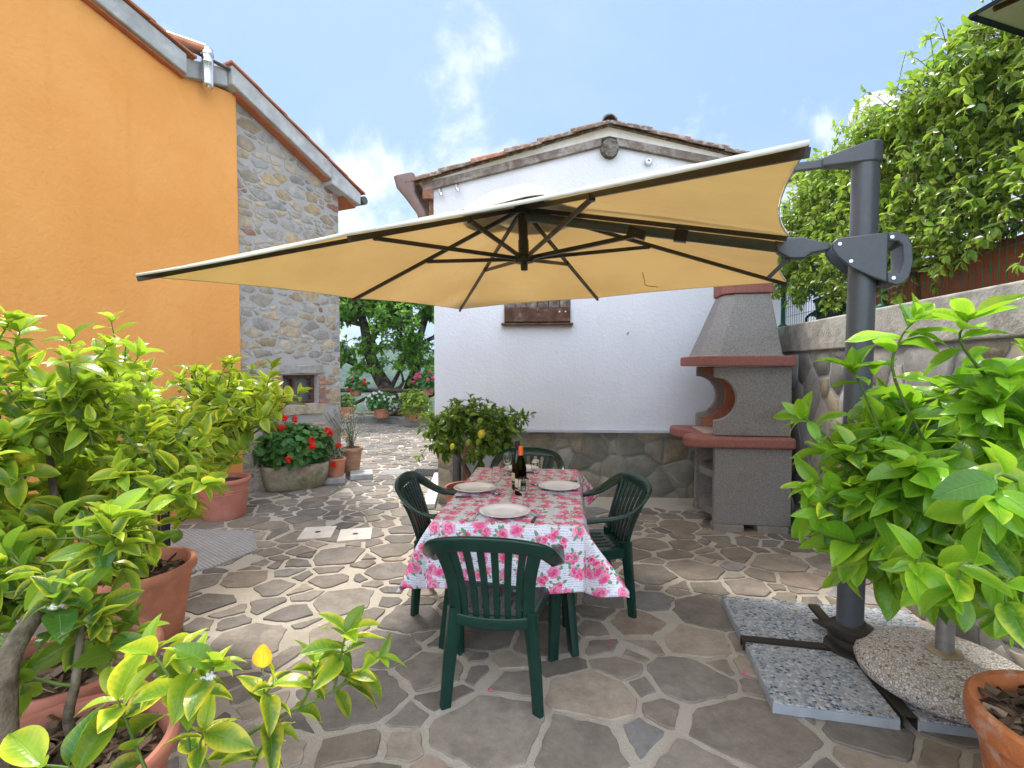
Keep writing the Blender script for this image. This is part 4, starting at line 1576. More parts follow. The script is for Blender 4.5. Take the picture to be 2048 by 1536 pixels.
# canopy: eight gores that sag a little between ribs, hem hollowed between rib ends
def canopy(mb, r0, lift, sag, hem, thick):
    nu, nv = 8, 12
    V = []
    N = len(rim)
    for layer in (0, 1):
        for g in range(N):
            a, b = rim[g], rim[(g + 1) % N]
            for i in range(nu):
                s = i / nu
                w_ = 4 * s * (1 - s)
                e = a.lerp(b, s)
                e = e + (HT - e) * (hem * w_)
                for j in range(nv + 1):
                    t = r0 + (1 - r0) * j / nv
                    p = HT.lerp(e, t)
                    bow = math.sin(math.pi * min(1, t)) * .022
                    p = p + axis * (lift + bow - sag * w_ * t * (1.2 - t) - layer * thick)
                    V.append(p)
    L = N * nu
    F = []
    for layer in (0, 1):
        o_ = layer * L * (nv + 1)
        for i in range(L):
            for j in range(nv):
                q_ = (o_ + i * (nv + 1) + j, o_ + ((i + 1) % L) * (nv + 1) + j, o_ + ((i + 1) % L) * (nv + 1) + j + 1, o_ + i * (nv + 1) + j + 1)
                F.append(q_ if layer == 0 else q_[::-1])
    o_ = L * (nv + 1)
    for i in range(L):
        for j in (0, nv):
            a, b = i * (nv + 1) + j, ((i + 1) % L) * (nv + 1) + j
            F.append((a, b, o_ + b, o_ + a))
    mb.add(V, F)
    return [V[i * (nv + 1) + nv] for i in range(L)]


mb = MB()
edge = canopy(mb, .16, .004, .05, .035, .0025)
cn = mb.build('canopy', CANOPY, um, world=True, smooth=60)
mb = MB()
ne = len(edge)
V = []
for a in edge:
    oa = (a - HT).normalized() * .003
    V += [a + oa - axis * .004, a + oa + axis * .010]
mb.add(V, [(2 * k, 2 * ((k + 1) % ne), 2 * ((k + 1) % ne) + 1, 2 * k + 1) for k in range(ne)])
o = mb.build('hem', CANOPYTOP, cn, world=True, smooth=60)
m = o.modifiers.new('Solidify', 'SOLIDIFY'); m.thickness = .003
# pockets and short valance flap above the near edge
mb = MB()
rr_ = random.Random(2)
V, F = [], []
nA, nB = 40, 8
for i in range(nA):
    a = 2 * math.pi * i / nA
    for j in range(nB + 1):
        t = j / nB
        r = .001 + .40 * t
        g = a / (2 * math.pi) * 8
        k = int(g) % 8
        e = rim[k].lerp(rim[(k + 1) % 8], g - int(g)) - HT
        e = e.normalized()
        p = HT + e * r + axis * (.125 + .012 * math.sin(a * 5 + 1) * t + .016 * noise.noise(Vector((a * 2, t * 3, 2))) - .095 * t * t)
        V.append(p)
for i in range(nA):
    for j in range(nB):
        F.append((i * (nB + 1) + j, ((i + 1) % nA) * (nB + 1) + j, ((i + 1) % nA) * (nB + 1) + j + 1, i * (nB + 1) + j + 1))
mb.add(V, F)
o = mb.build('vent', CANOPYTOP, um, world=True, smooth=180)
m = o.modifiers.new('Solidify', 'SOLIDIFY'); m.thickness = .003
# loose thread of elastic hanging under the fabric
mb = MB()
c0 = RT.lerp(RC, .62).lerp(RT.lerp(mFR, .8), .45) - axis * .02
mb.tube(spline([c0, c0 + Vector((.01, -.02, -.06)), c0 + Vector((.03, 0, -.1)), c0 + Vector((.13, .02, -.11))], 6), .0025, 5)
mb.build('elastic_cord', BLACKALU, um, world=True)
# cross base and collar
SR = R(-11)
e1, e2 = Vector((math.cos(SR), math.sin(SR), 0)), Vector((-math.sin(SR), math.cos(SR), 0))
mb = MB()
for d, L in ((e1, .54), (-e1, .54), (e2, .5), (-e2, .53)):
    a, b = PO + d * .05 + Vector((0, 0, .035)), PO + d * L + Vector((0, 0, .035))
    s_ = d.cross(Vector((0, 0, 1)))
    # open channel section: two webs and a top
    mb.bar(a + s_ * .026, b + s_ * .026, .004, .05)
    mb.bar(a - s_ * .026, b - s_ * .026, .004, .05)
    mb.bar(a + Vector((0, 0, .027)), b + Vector((0, 0, .027)), .056, .004)
mb.build('cross_base', BLACKALU, um, world=True)
mb = MB()
mb.lathe([(.0, .064), (.125, .064), (.125, .074), (.1, .08), (.088, .088), (.088, .105), (.108, .11), (.108, .135), (.09, .14), (.09, .16), (.104, .165), (.104, .185), (.07, .2), (.064, .215)], 32, PO)
mb.build('base_collar', BLACKALU, um, world=True, smooth=35)
mb = MB()
mb.bar(PO + Vector((-.05, .09, .12)), PO + Vector((-.04, .24, .09)), .04, .014)
mb.build('lock_pedal', BLACKALU, um, world=True)

# four pebble-concrete ballast slabs
slab_labels = ['pebble concrete slab, far left of the four under the umbrella base', 'pebble concrete slab nearest the table chairs and camera, left of the front base bar',
               'pebble concrete slab beside the wall, far right of the umbrella base', 'pebble concrete slab partly under the round parasol foot']
k = 0
for sx, sy in ((-1, 1), (-1, -1), (1, 1), (1, -1)):
    c = PO + e1 * (.283 * sx) + e2 * (.283 * sy)
    mb = MB()
    mb.mi = 1
    mb.box((0, 0, .027), (.5, .5, .045))
    mb.mi = 0
    mb.box((0, 0, .0535), (.496, .496, .008))
    o = bevel(mb.build('ballast_slab', [SLAB, SLABSIDE]), .003, 2)
    o.location, o.rotation_euler = (c.x, c.y, 0), (0, 0, SR + R((.8, -1.2, .5, -.6)[k]))
    tag(o, slab_labels[k], 'slab', 'pebble slabs weighting the umbrella base')
    k += 1

# round pebbled parasol foot with its tube
pf = empty('parasol_base', (2.02, 2.29, .058), 0, 'round white pebble parasol foot with a grey tube by the right wall', 'parasol base')
mb = MB()
mb.lathe([(0, 0), (.29, 0), (.335, .03), (.35, .07), (.335, .105), (.28, .135), (.18, .152), (.05, .16), (0, .16)], 48, wob=.02)
mb.build('foot', ROUNDSTONE, pf, smooth=60)
mb = MB()
mb.lathe([(.06, .157), (.06, .166), (.04, .17), (.036, .17), (.036, .52), (.03, .52), (.03, .3)], 24)
mb.build('tube', GALV, pf, smooth=40)
mb = MB()
mb.lathe([(.062, .158), (.07, .16), (.07, .166), (.04, .172)], 24)
mb.build('collar', mottled('brass_ring', (.4, .32, .2), (.46, .38, .25), 9, .5, 0, 60, None, 1, .5, .5), pf, smooth=40)

# second parasol standing on the upper terrace (only a corner of it is in view)
p2 = empty('grey_parasol', (3.61, 1.37, 1.86), 0, 'grey parasol with navy edging, its corner at the top right', 'parasol')
mb = MB()
mb.tube([(0, 0, 0), (0, 0, 2.0)], .022, 12)
mb.build('pole', GUN, p2, smooth=50)
mb = MB()
ctr = Vector((0, 0, 1.72))
cs = [Vector((-1.64, .83, 1.19)), Vector((-.83, -1.64, 1.22)), Vector((1.64, -.83, 1.22)), Vector((.83, 1.64, 1.19))]
for g in range(4):
    a, b = cs[g], cs[(g + 1) % 4]
    up = Vector((0, 0, .008))
    mb.add([ctr, a, b, ctr + up, a + up, b + up], [(0, 2, 1), (3, 4, 5), (1, 2, 5, 4)])
cv2 = mb.build('canopy', GREYCANOPY, p2)
mb = MB()
for g in range(4):
    a, b = cs[g], cs[(g + 1) % 4]
    inn = (ctr - (a + b) / 2).normalized()
    mb.bar(a + Vector((0, 0, .004)), b + Vector((0, 0, .004)), .022, .014, inn.cross(b - a))
mb.build('edging', NAVY, cv2)
for a in cs:
    mb = MB()
    mb.bar(ctr - Vector((0, 0, .03)), a.lerp(ctr, .04) - Vector((0, 0, .012)), .014, .02)
    mb.build('rib', BROWNWOOD, p2)

# ------------------------------------------------------------------ table, cloth, chairs
TC, TR = (.045, 3.31), R(-5.9)
TL, TW, TZ = 1.44, .80, .72
tab = empty('garden_table', (TC[0], TC[1], 0), TR, 'green plastic garden table under a rose printed cloth', 'table')
mb = MB()
mb.box((0, 0, TZ - .016), (TW, TL, .03))
mb.box((0, 0, TZ - .055), (TW - .08, TL - .08, .05))
bevel(mb.build('tabletop', GREENPL, tab), .01, 3)
for sx in (-1, 1):
    for sy in (-1, 1):
        mb = MB()
        mb.sweep([(sx * .29, sy * .52, .69), (sx * .32, sy * .57, .35), (sx * .355, sy * .635, 0)], [(sx * .35, sy * .9, 0)] * 3, [.055, .042, .036], [.03, .024, .02], .3)
        mb.build('leg', GREENPL, tab, smooth=40)


def tablecloth():
    ov = .33
    hx, hy = TW / 2 + .004, TL / 2 + .004
    st = .016
    us = np.arange(-hx - ov, hx + ov + 1e-6, st)
    vs = np.arange(-hy - ov, hy + ov + 1e-6, st)
    V, UVs = [], []
    zt = TZ + .004
    rc = .03
    for v in vs:
        for u in us:
            cx, cy = max(-hx, min(hx, u)), max(-hy, min(hy, v))
            ex, ey = u - cx, v - cy
            s = math.hypot(ex, ey)
            if s > 1e-6: s *= 1 - .2 * min(1, min(abs(ex), abs(ey)) / s / .707) ** 1.5
            if s < 1e-6:
                x, y, z = u, v, zt + .0012 * noise.noise(Vector((u * 5, v * 5, 0)))
            else:
                s0 = math.hypot(ex, ey)
                nx, ny = ex / s0, ey / s0
                corner = min(abs(ex), abs(ey)) / s0          # 0 on a side, .707 on the diagonal
                along = v if abs(ex) > abs(ey) else u
                # side drops hang nearly straight with slow folds; corners flare into cones
                fold = .020 * math.sin(along * 11 + (1.3 if u + v > 0 else 0)) + .014 * noise.noise(Vector((along * 6, 7 if abs(ex) > abs(ey) else 2, 0)))
                fl = .12 + (.40 if u > 0 else .26) * min(1, corner * 1.9)
                if corner > .05:
                    ph = math.atan2(abs(ey), abs(ex))
                    fl += .2 * math.sin(ph * 6 + 2.2 + (u > 0) * .9 + (v > 0) * .5) * min(1, corner * 2.2)
                fl = max(.04, min(.7, fl))
                # soft shoulder
                k = min(1.0, s / .035)
                out = s * fl * k + .012 * k + fold * min(1, s / .2)
                drop = s * math.sqrt(max(.05, 1 - fl * fl)) * k * (1.0) + (1 - k) * s * .5
                nxs, nys = nx, ny
                x, y, z = cx + nxs * out, cy + nys * out, zt - drop
            V.append((x, y, z))
            UVs.append((u + .6, v + 1.2))
    nu, nv = len(us), len(vs)
    F = [(j * nu + i, j * nu + i + 1, (j + 1) * nu + i + 1, (j + 1) * nu + i) for j in range(nv - 1) for i in range(nu - 1)]
    me = bpy.data.meshes.new('tablecloth')
    me.from_pydata(V, [], F)
    uvl = me.uv_layers.new(name='UVMap')
    li = np.empty(len(me.loops), np.int32)
    me.loops.foreach_get('vertex_index', li)
    uvl.data.foreach_set('uv', np.array(UVs, np.float32)[li].ravel())
    me.polygons.foreach_set('use_smooth', [True] * len(F))
    me.materials.append(CLOTH)
    o = bpy.data.objects.new('tablecloth', me)
    col.objects.link(o)
    o.location, o.rotation_euler = (TC[0], TC[1], 0), (0, 0, TR)
    m = o.modifiers.new('Subsurf', 'SUBSURF'); m.levels = m.render_levels = 1
    m = o.modifiers.new('Solidify', 'SOLIDIFY'); m.thickness = .0015; m.offset = 1
    tag(o, 'white tablecloth printed with pink roses, green leaves and handwriting', 'tablecloth')


tablecloth()


def make_chair():
    r = empty('plastic_chair')
    keys = np.array([
        (.262, .215, .595, 1, .0, .0, .026), (.272, .17, .625, 1, 0, 0, .029), (.285, .05, .64, 1, 0, .02, .029), (.292, -.08, .648, 1, 0, .1, .029),
        (.292, -.17, .672, .9, -.15, .42, .03), (.278, -.25, .722, .6, -.3, .75, .032), (.235, -.31, .772, .22, -.36, .9, .034), (.13, -.338, .797, .03, -.37, .93, .036)])
    mir = keys[::-1].copy()
    mir[:, 0] *= -1; mir[:, 3] *= -1
    mid = np.array([(0, -.345, .803, 0, -.37, .93, .037)])
    # keep the wide axis continuous round the curve: on the far side it runs the other way
    L = mir.copy()
    allk = np.vstack([keys, mid, L])
    S = spline(allk, 5)
    W = S[:, 3:6]
    mb = MB()
    mb.sweep(S[:, :3], W, list(S[:, 6]), [.0105] * len(S), .6)
    mb.build('top_rail', GREENPL, r, smooth=50)
    # outer lip under the rail gives it depth
    for sx in (-1, 1):
        mb = MB()
        P = spline([(sx * .258, .205, .60), (sx * .262, .215, .4), (sx * .258, .21, .2), (sx * .252, .205, 0)], 5)
        n = len(P)
        mb.sweep(P, [(.75, sx * .66, 0)] * n, list(np.linspace(.036, .026, n)), list(np.linspace(.022, .016, n)), .35)
        mb.build('leg', GREENPL, r, smooth=45)
        mb = MB()
        P = spline([(sx * .168, -.195, .46), (sx * .178, -.2, .38), (sx * .197, -.212, .2), (sx * .212, -.225, 0)], 5)
        n = len(P)
        mb.sweep(P, [(.8, -sx * .6, 0)] * n, list(np.linspace(.036, .024, n)), list(np.linspace(.02, .015, n)), .35)
        mb.build('leg', GREENPL, r, smooth=45)
        mb = MB()
        P = spline([(sx * .166, -.195, .40), (sx * .168, -.212, .5), (sx * .176, -.25, .62), (sx * .198, -.297, .735), (sx * .21, -.31, .765)], 5)
        n = len(P)
        mb.sweep(P, [(1, 0, 0)] * n, list(np.linspace(.026, .03, n)), [.0085] * n, .5)
        mb.build('back_post', GREENPL, r, smooth=45)
    for k in range(6):
        f = (k - 2.5) / 2.5
        mb = MB()
        P = spline([(f * .122, -.203, .425), (f * .124, -.222, .52), (f * .135, -.262, .64), (f * .155, -.318, .775)], 5)
        n = len(P)
        mb.sweep(P, [(1, 0, 0)] * n, list(np.linspace(.0135, .017, n)), [.0055] * n, .5)
        mb.build('back_slat', GREENPL, r, smooth=45)
    mb = MB()
    P = spline([(-.17, -.2, .408), (-.09, -.213, .402), (0, -.217, .40), (.09, -.213, .402), (.17, -.2, .408)], 5)
    mb.sweep(P, [(0, 0, 1)] * len(P), [.026] * len(P), [.01] * len(P), .5)
    mb.build('back_bar', GREENPL, r, smooth=45)
    # seat with long slots and a rolled front edge
    nx, ny = 21, 16
    V, F = [], []
    for j in range(ny + 1):
        t = j / ny
        y = -.205 + .44 * t
        hw = .175 + .065 * min(1, t * 1.5)
        for i in range(nx + 1):
            s = i / nx * 2 - 1
            z = .425 + .012 * t - .012 * (1 - s * s) * math.sin(math.pi * min(1, t * 1.05))
            if t > .85: z -= ((t - .85) / .15) ** 2 * .035
            if abs(s) > .93: z -= .03 * ((abs(s) - .93) / .07)
            V.append((s * hw, y, z))
    for j in range(ny):
        for i in range(nx):
            if 3 <= j < ny - 5 and i in (4, 7, 10, 13, 16): continue
            a = j * (nx + 1) + i
            F.append((a, a + 1, a + nx + 2, a + nx + 1))
    mb = MB()
    mb.add(V, F)
    o = mb.build('seat', GREENPL, r, smooth=60)
    m = o.modifiers.new('Solidify', 'SOLIDIFY'); m.thickness = .007; m.offset = -1
    mb = MB()
    for sx in (-1, 1):
        mb.bar((sx * .175, -.19, .395), (sx * .24, .2, .395), .012, .06)
    mb.bar((-.235, .205, .39), (.235, .205, .39), .012, .055)
    mb.build('seat_apron', GREENPL, r)
    return r


chair = make_chair()
spots = [(-.062, 2.415, -8, 'green plastic armchair nearest the camera, its slatted back to the viewer'),
         (.49, 3.21, 98.6, 'green plastic armchair on the barbecue side of the table'),
         (-.375, 3.26, -92, 'green plastic armchair on the side facing the orange house'),
         (.11, 4.04, 174, 'green plastic armchair at the far table end before the white cottage')]
for i, (x, y, a, lab) in enumerate(spots):
    o = chair if i == 0 else copy_tree(chair)
    o.location, o.rotation_euler = (x, y, 0), (0, 0, R(a))
    tag(o, lab, 'chair', 'green plastic chairs round the table')

# ------------------------------------------------------------------ tableware
ZC = TZ + .0075


def plate_mesh():
    mb = MB()
    mb.lathe([(0, .004), (.085, .004), (.095, .006), (.108, .013), (.118, .0165), (.138, .021), (.142, .0225), (.1425, .0235), (.138, .0245), (.118, .0205), (.106, .0165), (.094, .0095), (.084, .0075), (0, .0075)], 56)
    return mb.build('plate', PORCELAIN, smooth=60)


plates = [(-.04, 2.76, 'white dinner plate nearest the camera'), (-.245, 3.3, 'white dinner plate on the left, orange house side'),
          (.318, 3.35, 'white dinner plate on the right, barbecue side'), (.075, 3.93, 'white dinner plate at the far end behind the bottles')]
p0 = plate_mesh()
for i, (x, y, lab) in enumerate(plates):
    o = p0 if i == 0 else p0.copy()
    if i: col.objects.link(o)
    o.location = (x, y, ZC)
    tag(o, lab, 'plate', 'white plates on the tablecloth')


def make_glass():
    r = empty('wine_glass')
    mb = MB()
    mb.lathe([(0, .0012), (.034, .0012), (.0345, .003), (.02, .005), (.007, .009), (.0042, .016), (.0038, .05), (.0048, .066), (.011, .076), (.022, .086), (.03, .1), (.0335, .118), (.0335, .136), (.031, .155), (.0292, .171), (.0288, .1722),
              (.0282, .171), (.030, .155), (.0325, .136), (.0325, .118), (.029, .101), (.021, .0875), (.01, .0795), (0, .0775)], 36)
    mb.build('bowl_and_stem', CLEAR, r, smooth=70)
    return r


gl0 = make_glass()
glasses = [(.066, 2.90, 'stemmed wine glass nearest the camera, before the orange capped bottle'), (-.1, 3.2, 'stemmed wine glass beside the left plate'),
           (.166, 3.46, 'stemmed wine glass beside the right plate, right of the bottles'), (-.035, 3.76, 'stemmed wine glass farthest away, left of the bottles')]
for i, (x, y, lab) in enumerate(glasses):
    o = gl0 if i == 0 else copy_tree(gl0)
    o.location = (x, y, ZC)
    tag(o, lab, 'glass', 'wine glasses on the table')


def bottle(x, y, glassmat, capmat, hgt, label, lab_z):
    r = empty('wine_bottle', (x, y, ZC), 0, label, 'bottle')
    k = hgt / .31
    mb = MB()
    mb.lathe([(0, .006), (.022, .002), (.034, .0), (.0375, .005), (.0378, .02), (.0378, .15 * k), (.036, .175 * k), (.029, .205 * k), (.019, .235 * k), (.0148, .255 * k), (.0142, .3 * k), (.0142, .308 * k), (0, .309 * k)], 36)
    mb.build('glass_body', glassmat, r, smooth=60)
    mb = MB()
    mb.lathe([(.0152, .25 * k), (.0154, .306 * k), (.0135, .3115 * k), (0, .312 * k)], 28)
    mb.build('capsule', capmat, r, smooth=50)
    mb = MB()
    a0, a1, n = R(150), R(262), 14
    V = []
    for kk in range(n + 1):
        a = a0 + (a1 - a0) * kk / n
        for rr_, z in ((.0383, lab_z), (.0383, lab_z + .075)): V.append((rr_ * math.cos(a), rr_ * math.sin(a), z))
    mb.add(V, [(2 * kk, 2 * kk + 2, 2 * kk + 3, 2 * kk + 1) for kk in range(n)])
    lb = mb.build('label', LABEL, r, smooth=60)
    m = lb.modifiers.new('Solidify', 'SOLIDIFY'); m.thickness = .0004
    mb = MB()
    a0, a1 = R(168), R(246)
    V = []
    for kk in range(n + 1):
        a = a0 + (a1 - a0) * kk / n
        for rr_, z in ((.039, lab_z + .008), (.039, lab_z + .02)): V.append((rr_ * math.cos(a), rr_ * math.sin(a), z))
    mb.add(V, [(2 * kk, 2 * kk + 2, 2 * kk + 3, 2 * kk + 1) for kk in range(n)])
    mb.build('label_band', LABELDARK, lb, smooth=60)
    return r


bottle(.056, 3.19, BOTTLE, ORANGECAP, .312, 'dark wine bottle with a bright orange capsule', .032)
bottle(.036, 3.33, WINE, BLACKCAP, .325, 'black wine bottle with a black capsule behind the orange capped one', .04)


def make_fork():
    r = empty('fork')
    mb = MB()
    P = [(0, -.095, .004), (0, -.05, .005), (0, .02, .0035), (0, .045, .003), (0, .055, .004)]
    mb.sweep(P, [(1, 0, 0)] * 5, [.0055, .0048, .0025, .006, .0095], [.0012] * 5, .4)
    mb.build('handle', SILVER, r, smooth=50)
    mb = MB()
    for k in range(4):
        x = (k - 1.5) * .0056
        mb.sweep([(x, .054, .004), (x, .075, .0055), (x, .098, .0035)], [(1, 0, 0)] * 3, [.0018, .0016, .001], [.001] * 3, .4)
    mb.build('tines', SILVER, r, smooth=50)
    return r


def make_knife():
    r = empty('table_knife')
    mb = MB()
    mb.sweep([(0, -.105, .006), (0, -.06, .0065), (0, -.005, .0055)], [(1, 0, 0)] * 3, [.009, .0085, .0065], [.005, .005, .004], .6)
    mb.build('handle', HANDLE, r, smooth=50)
    mb = MB()
    mb.prism([(-.006, -.006), (.007, -.006), (.009, .05), (.006, .095), (.0, .11), (-.005, .1)], .004, .0055)
    mb.build('blade', SILVER, r)
    return r


fk, kn = make_fork(), make_knife()
for i, (x, y, a, lab) in enumerate([(-.2, 2.72, -8, 'steel fork beside the nearest plate'), (.335, 3.17, 68, 'steel fork beside the right plate'), (-.205, 3.48, 80, 'steel fork beside the left plate')]):
    o = fk if i == 0 else copy_tree(fk)
    o.location, o.rotation_euler = (x, y, ZC), (0, 0, R(a))
    tag(o, lab, 'fork', 'forks on the table')
for i, (x, y, a, lab) in enumerate([(.13, 2.70, -13, 'dark handled knife beside the nearest plate'), (-.25, 3.115, -84, 'dark handled knife beside the left plate'), (.36, 3.53, 96, 'dark handled knife beside the right plate')]):
    o = kn if i == 0 else copy_tree(kn)
    o.location, o.rotation_euler = (x, y, ZC), (0, 0, R(a))
    tag(o, lab, 'knife', 'knives on the table')

# ------------------------------------------------------------------ things on the ground
cov_l = ['pale square concrete manhole cover, the left one of the pair', 'pale square concrete manhole cover nearest the table']
for i, (x, y) in enumerate(((-1.8, 4.58), (-1.435, 4.53))):
    r = empty('manhole_cover', (x, y, 0), R(10 + i * 3), cov_l[i], 'manhole cover', 'concrete covers set in the paving')
    mb = MB()
    mb.box((0, 0, .004), (.29, .33, .03))
    bevel(mb.build('lid', LID, r), .004)
    mb = MB()
    mb.lathe([(0, .0192), (.02, .0192), (.026, .0205)], 14)
    mb.build('finger_hole', CAST, r)
r = empty('drain_grate', (-1.22, 7.2, 0), R(-6), 'dark iron drain grate in the paving beside the cottage', 'drain grate')
mb = MB()
for k in range(11): mb.box((-.22 + k * .044, 0, .014), (.018, .42, .02))
for y in (-.2, -.07, .07, .2): mb.box((0, y, .013), (.47, .026, .017))
mb.build('bars', CAST, r)
mb = MB()
mb.box((0, 0, .006), (.48, .44, .006))
mb.build('pit', NT('pit_dark').pbr((.01, .01, .01), .9), r)
mb = MB()
mb.box((0, 0, .03), (.13, 1.62, .06))
o = bevel(mb.build('threshold_slab', LIMESTONE), .006)
o.location, o.rotation_euler = (-.965, 6.18, 0), (0, 0, R(4.5))
tag(o, 'long pale stone edging slab on the ground beside the cottage corner', 'edging slab')
for i, (x, y, a, lab) in enumerate(((-2.4, 6.68, 17, 'grey concrete block under the small geranium pot'), (-2.1, 6.93, 17, 'grey concrete block at the right end, by the olive pot'))):
    mb = MB()
    mb.box((0, 0, .035), (.3, .34, .07))
    o = bevel(mb.build('concrete_block', CONC), .008)
    o.location, o.rotation_euler = (x, y, .006), (0, 0, R(a))
    tag(o, lab, 'concrete block', 'grey blocks under the pots')

# ------------------------------------------------------------------ wooden fence at the end of the path
wf = empty('wooden_fence', (-4.9, 14.35, .1), R(-4.0), 'dark rustic wooden rail fence with diagonal braces at the path end', 'fence')
posts = [-.6, 1.15, 2.85, 4.6]
for x in posts:
    mb = MB()
    mb.tube([(x, 0, -.5), (x + .01, 0, .3), (x, 0, .9)], [.075, .07, .066], 9)
    mb.build('post', FENCEWOOD, wf, smooth=60)
mb = MB()
mb.tube([(-.8, -.05, .77), (1.2, -.06, .765), (2.9, -.05, .755), (4.8, -.06, .73)], .06, 9)
mb.build('top_rail', FENCEWOOD, wf, smooth=60)
mb = MB()
mb.tube([(-.8, .02, .12), (4.8, .02, .1)], .04, 8)
mb.build('bottom_rail', mottled('pale_rail', (.4, .27, .14), (.5, .35, .2), 9, .9, .004), wf, smooth=60)
for a, b in ((posts[0], posts[1]), (posts[1], posts[2]), (posts[2], posts[3])):
    mb = MB()
    mb.tube([(a + .1, -.02, -.02), (b - .04, -.02, .72)], .045, 8)
    mb.build('brace', FENCEWOOD, wf, smooth=60)

# ------------------------------------------------------------------ leaves and plants
def at(px, py, d):
    """Point d metres ahead of the viewpoint in the direction of a place in the photo (2048 x 1536)."""
    k = math.tan(R(2))
    X, Yp = (px - 1024) / 1000, (768 - py) / 1000
    # ray: forward (0,cos,-sin), up (0,sin,cos)
    c, s = math.cos(R(2)), math.sin(R(2))
    y, z = c + Yp * s, -s + Yp * c
    return Vector((X / y * d, d, H + z / y * d))


def leaf_template(nl, nw, ratio, fold, droop, wave=0.0, kind='pointed', twist=0.0):
    V, UV, F = [], [], []
    for j in range(nl + 1):
        t = j / nl
        if kind == 'pointed':
            w = .5 * ratio * max(0.0, math.sin(math.pi * min(1, t ** .82))) ** .78
            if j == 0: w = .012
        elif kind == 'round':
            w = .5 * ratio * math.sqrt(max(0, 1 - (2 * t - 1) ** 2)) * (1 + .06 * math.cos(t * 16))
        else:
            w = .5 * ratio * math.sin(math.pi * min(1, t * .94 + .06)) ** .6
        for i in range(nw + 1):
            s = i / nw * 2 - 1
            x = s * w
            z = fold * abs(s) ** 1.3 * w * 1.2 - droop * t * t + wave * math.sin(t * 9 + s * 2) * abs(s)
            y = t - droop * droop * .6 * t ** 3
            a = twist * t
            V.append((x * math.cos(a) - z * math.sin(a) * .3, y, z + x * math.sin(a)))
            UV.append((i / nw, t))
    for j in range(nl):
        for i in range(nw):
            a = j * (nw + 1) + i
            F.append((a, a + 1, a + nw + 2, a + nw + 1))
    return np.array(V, np.float32), np.array(UV, np.float32), np.array(F, np.int32)


def templates(nl, nw, ratio, kind='pointed', n=7, seed=1, fold=(.1, .5), droop=(.02, .34), wave=.012):
    r = random.Random(seed)
    return [leaf_template(nl, nw, ratio * r.uniform(.85, 1.15), r.uniform(*fold), r.uniform(*droop), wave * r.uniform(-1, 1), kind, r.uniform(-.75, .75)) for _ in range(n)]


def leaf_mesh(name, recs, mat, parent, temps, seed=0):
    """recs: (pos, direction, normal, length, tint3). One mesh of many leaves."""
    rng = np.random.default_rng(seed)
    P = np.array([tuple(r[0]) for r in recs], np.float32)
    Dd = np.array([tuple(r[1]) for r in recs], np.float32)
    N = np.array([tuple(r[2]) for r in recs], np.float32)
    S = np.array([r[3] for r in recs], np.float32)
    T = np.array([tuple(r[4]) for r in recs], np.float32)
    P -= np.array(tuple(root_matrix(parent).translation), np.float32)
    Dd /= np.linalg.norm(Dd, axis=1, keepdims=True) + 1e-9
    X = np.cross(Dd, N)
    bad = np.linalg.norm(X, axis=1) < 1e-3
    X[bad] = np.cross(Dd[bad], np.array((.3, .9, .1)))
    X /= np.linalg.norm(X, axis=1, keepdims=True) + 1e-9
    Z = np.cross(X, Dd)
    pick = rng.integers(0, len(temps), len(recs))
    VV, FF, UU, TT, off = [], [], [], [], 0
    for k, (v, uv, f) in enumerate(temps):
        m = np.nonzero(pick == k)[0]
        if not len(m): continue
        W = (v[None, :, 0:1] * X[m][:, None] + v[None, :, 1:2] * Dd[m][:, None] + v[None, :, 2:3] * Z[m][:, None]) * S[m][:, None, None] + P[m][:, None]
        VV.append(W.reshape(-1, 3))
        FF.append((f[None] + (np.arange(len(m)) * len(v))[:, None, None] + off).reshape(-1, 4))
        UU.append(np.tile(uv[f.ravel()], (len(m), 1)))
        TT.append(np.repeat(T[m], len(f), axis=0))
        off += len(m) * len(v)
    V, F, U, T = np.concatenate(VV), np.concatenate(FF).astype(np.int32), np.concatenate(UU), np.concatenate(TT)
    me = bpy.data.meshes.new(name)
    me.vertices.add(len(V))
    me.vertices.foreach_set('co', V.ravel())
    me.loops.add(F.size)
    me.loops.foreach_set('vertex_index', F.ravel())
    me.polygons.add(len(F))
    me.polygons.foreach_set('loop_start', np.arange(0, F.size, 4, dtype=np.int32))
    me.polygons.foreach_set('loop_total', np.full(len(F), 4, np.int32))
    me.polygons.foreach_set('use_smooth', np.ones(len(F), bool))
    me.uv_layers.new(name='UVMap').data.foreach_set('uv', U.ravel())
    a = me.attributes.new('tint', 'FLOAT_COLOR', 'FACE')
    a.data.foreach_set('color', np.concatenate([T, np.ones((len(T), 1), np.float32)], 1).ravel())
    me.materials.append(mat)
    me.update(calc_edges=True)
    o = bpy.data.objects.new(name, me)
    col.objects.link(o)
    o.parent = parent
    return o


UP = Vector((0, 0, 1))


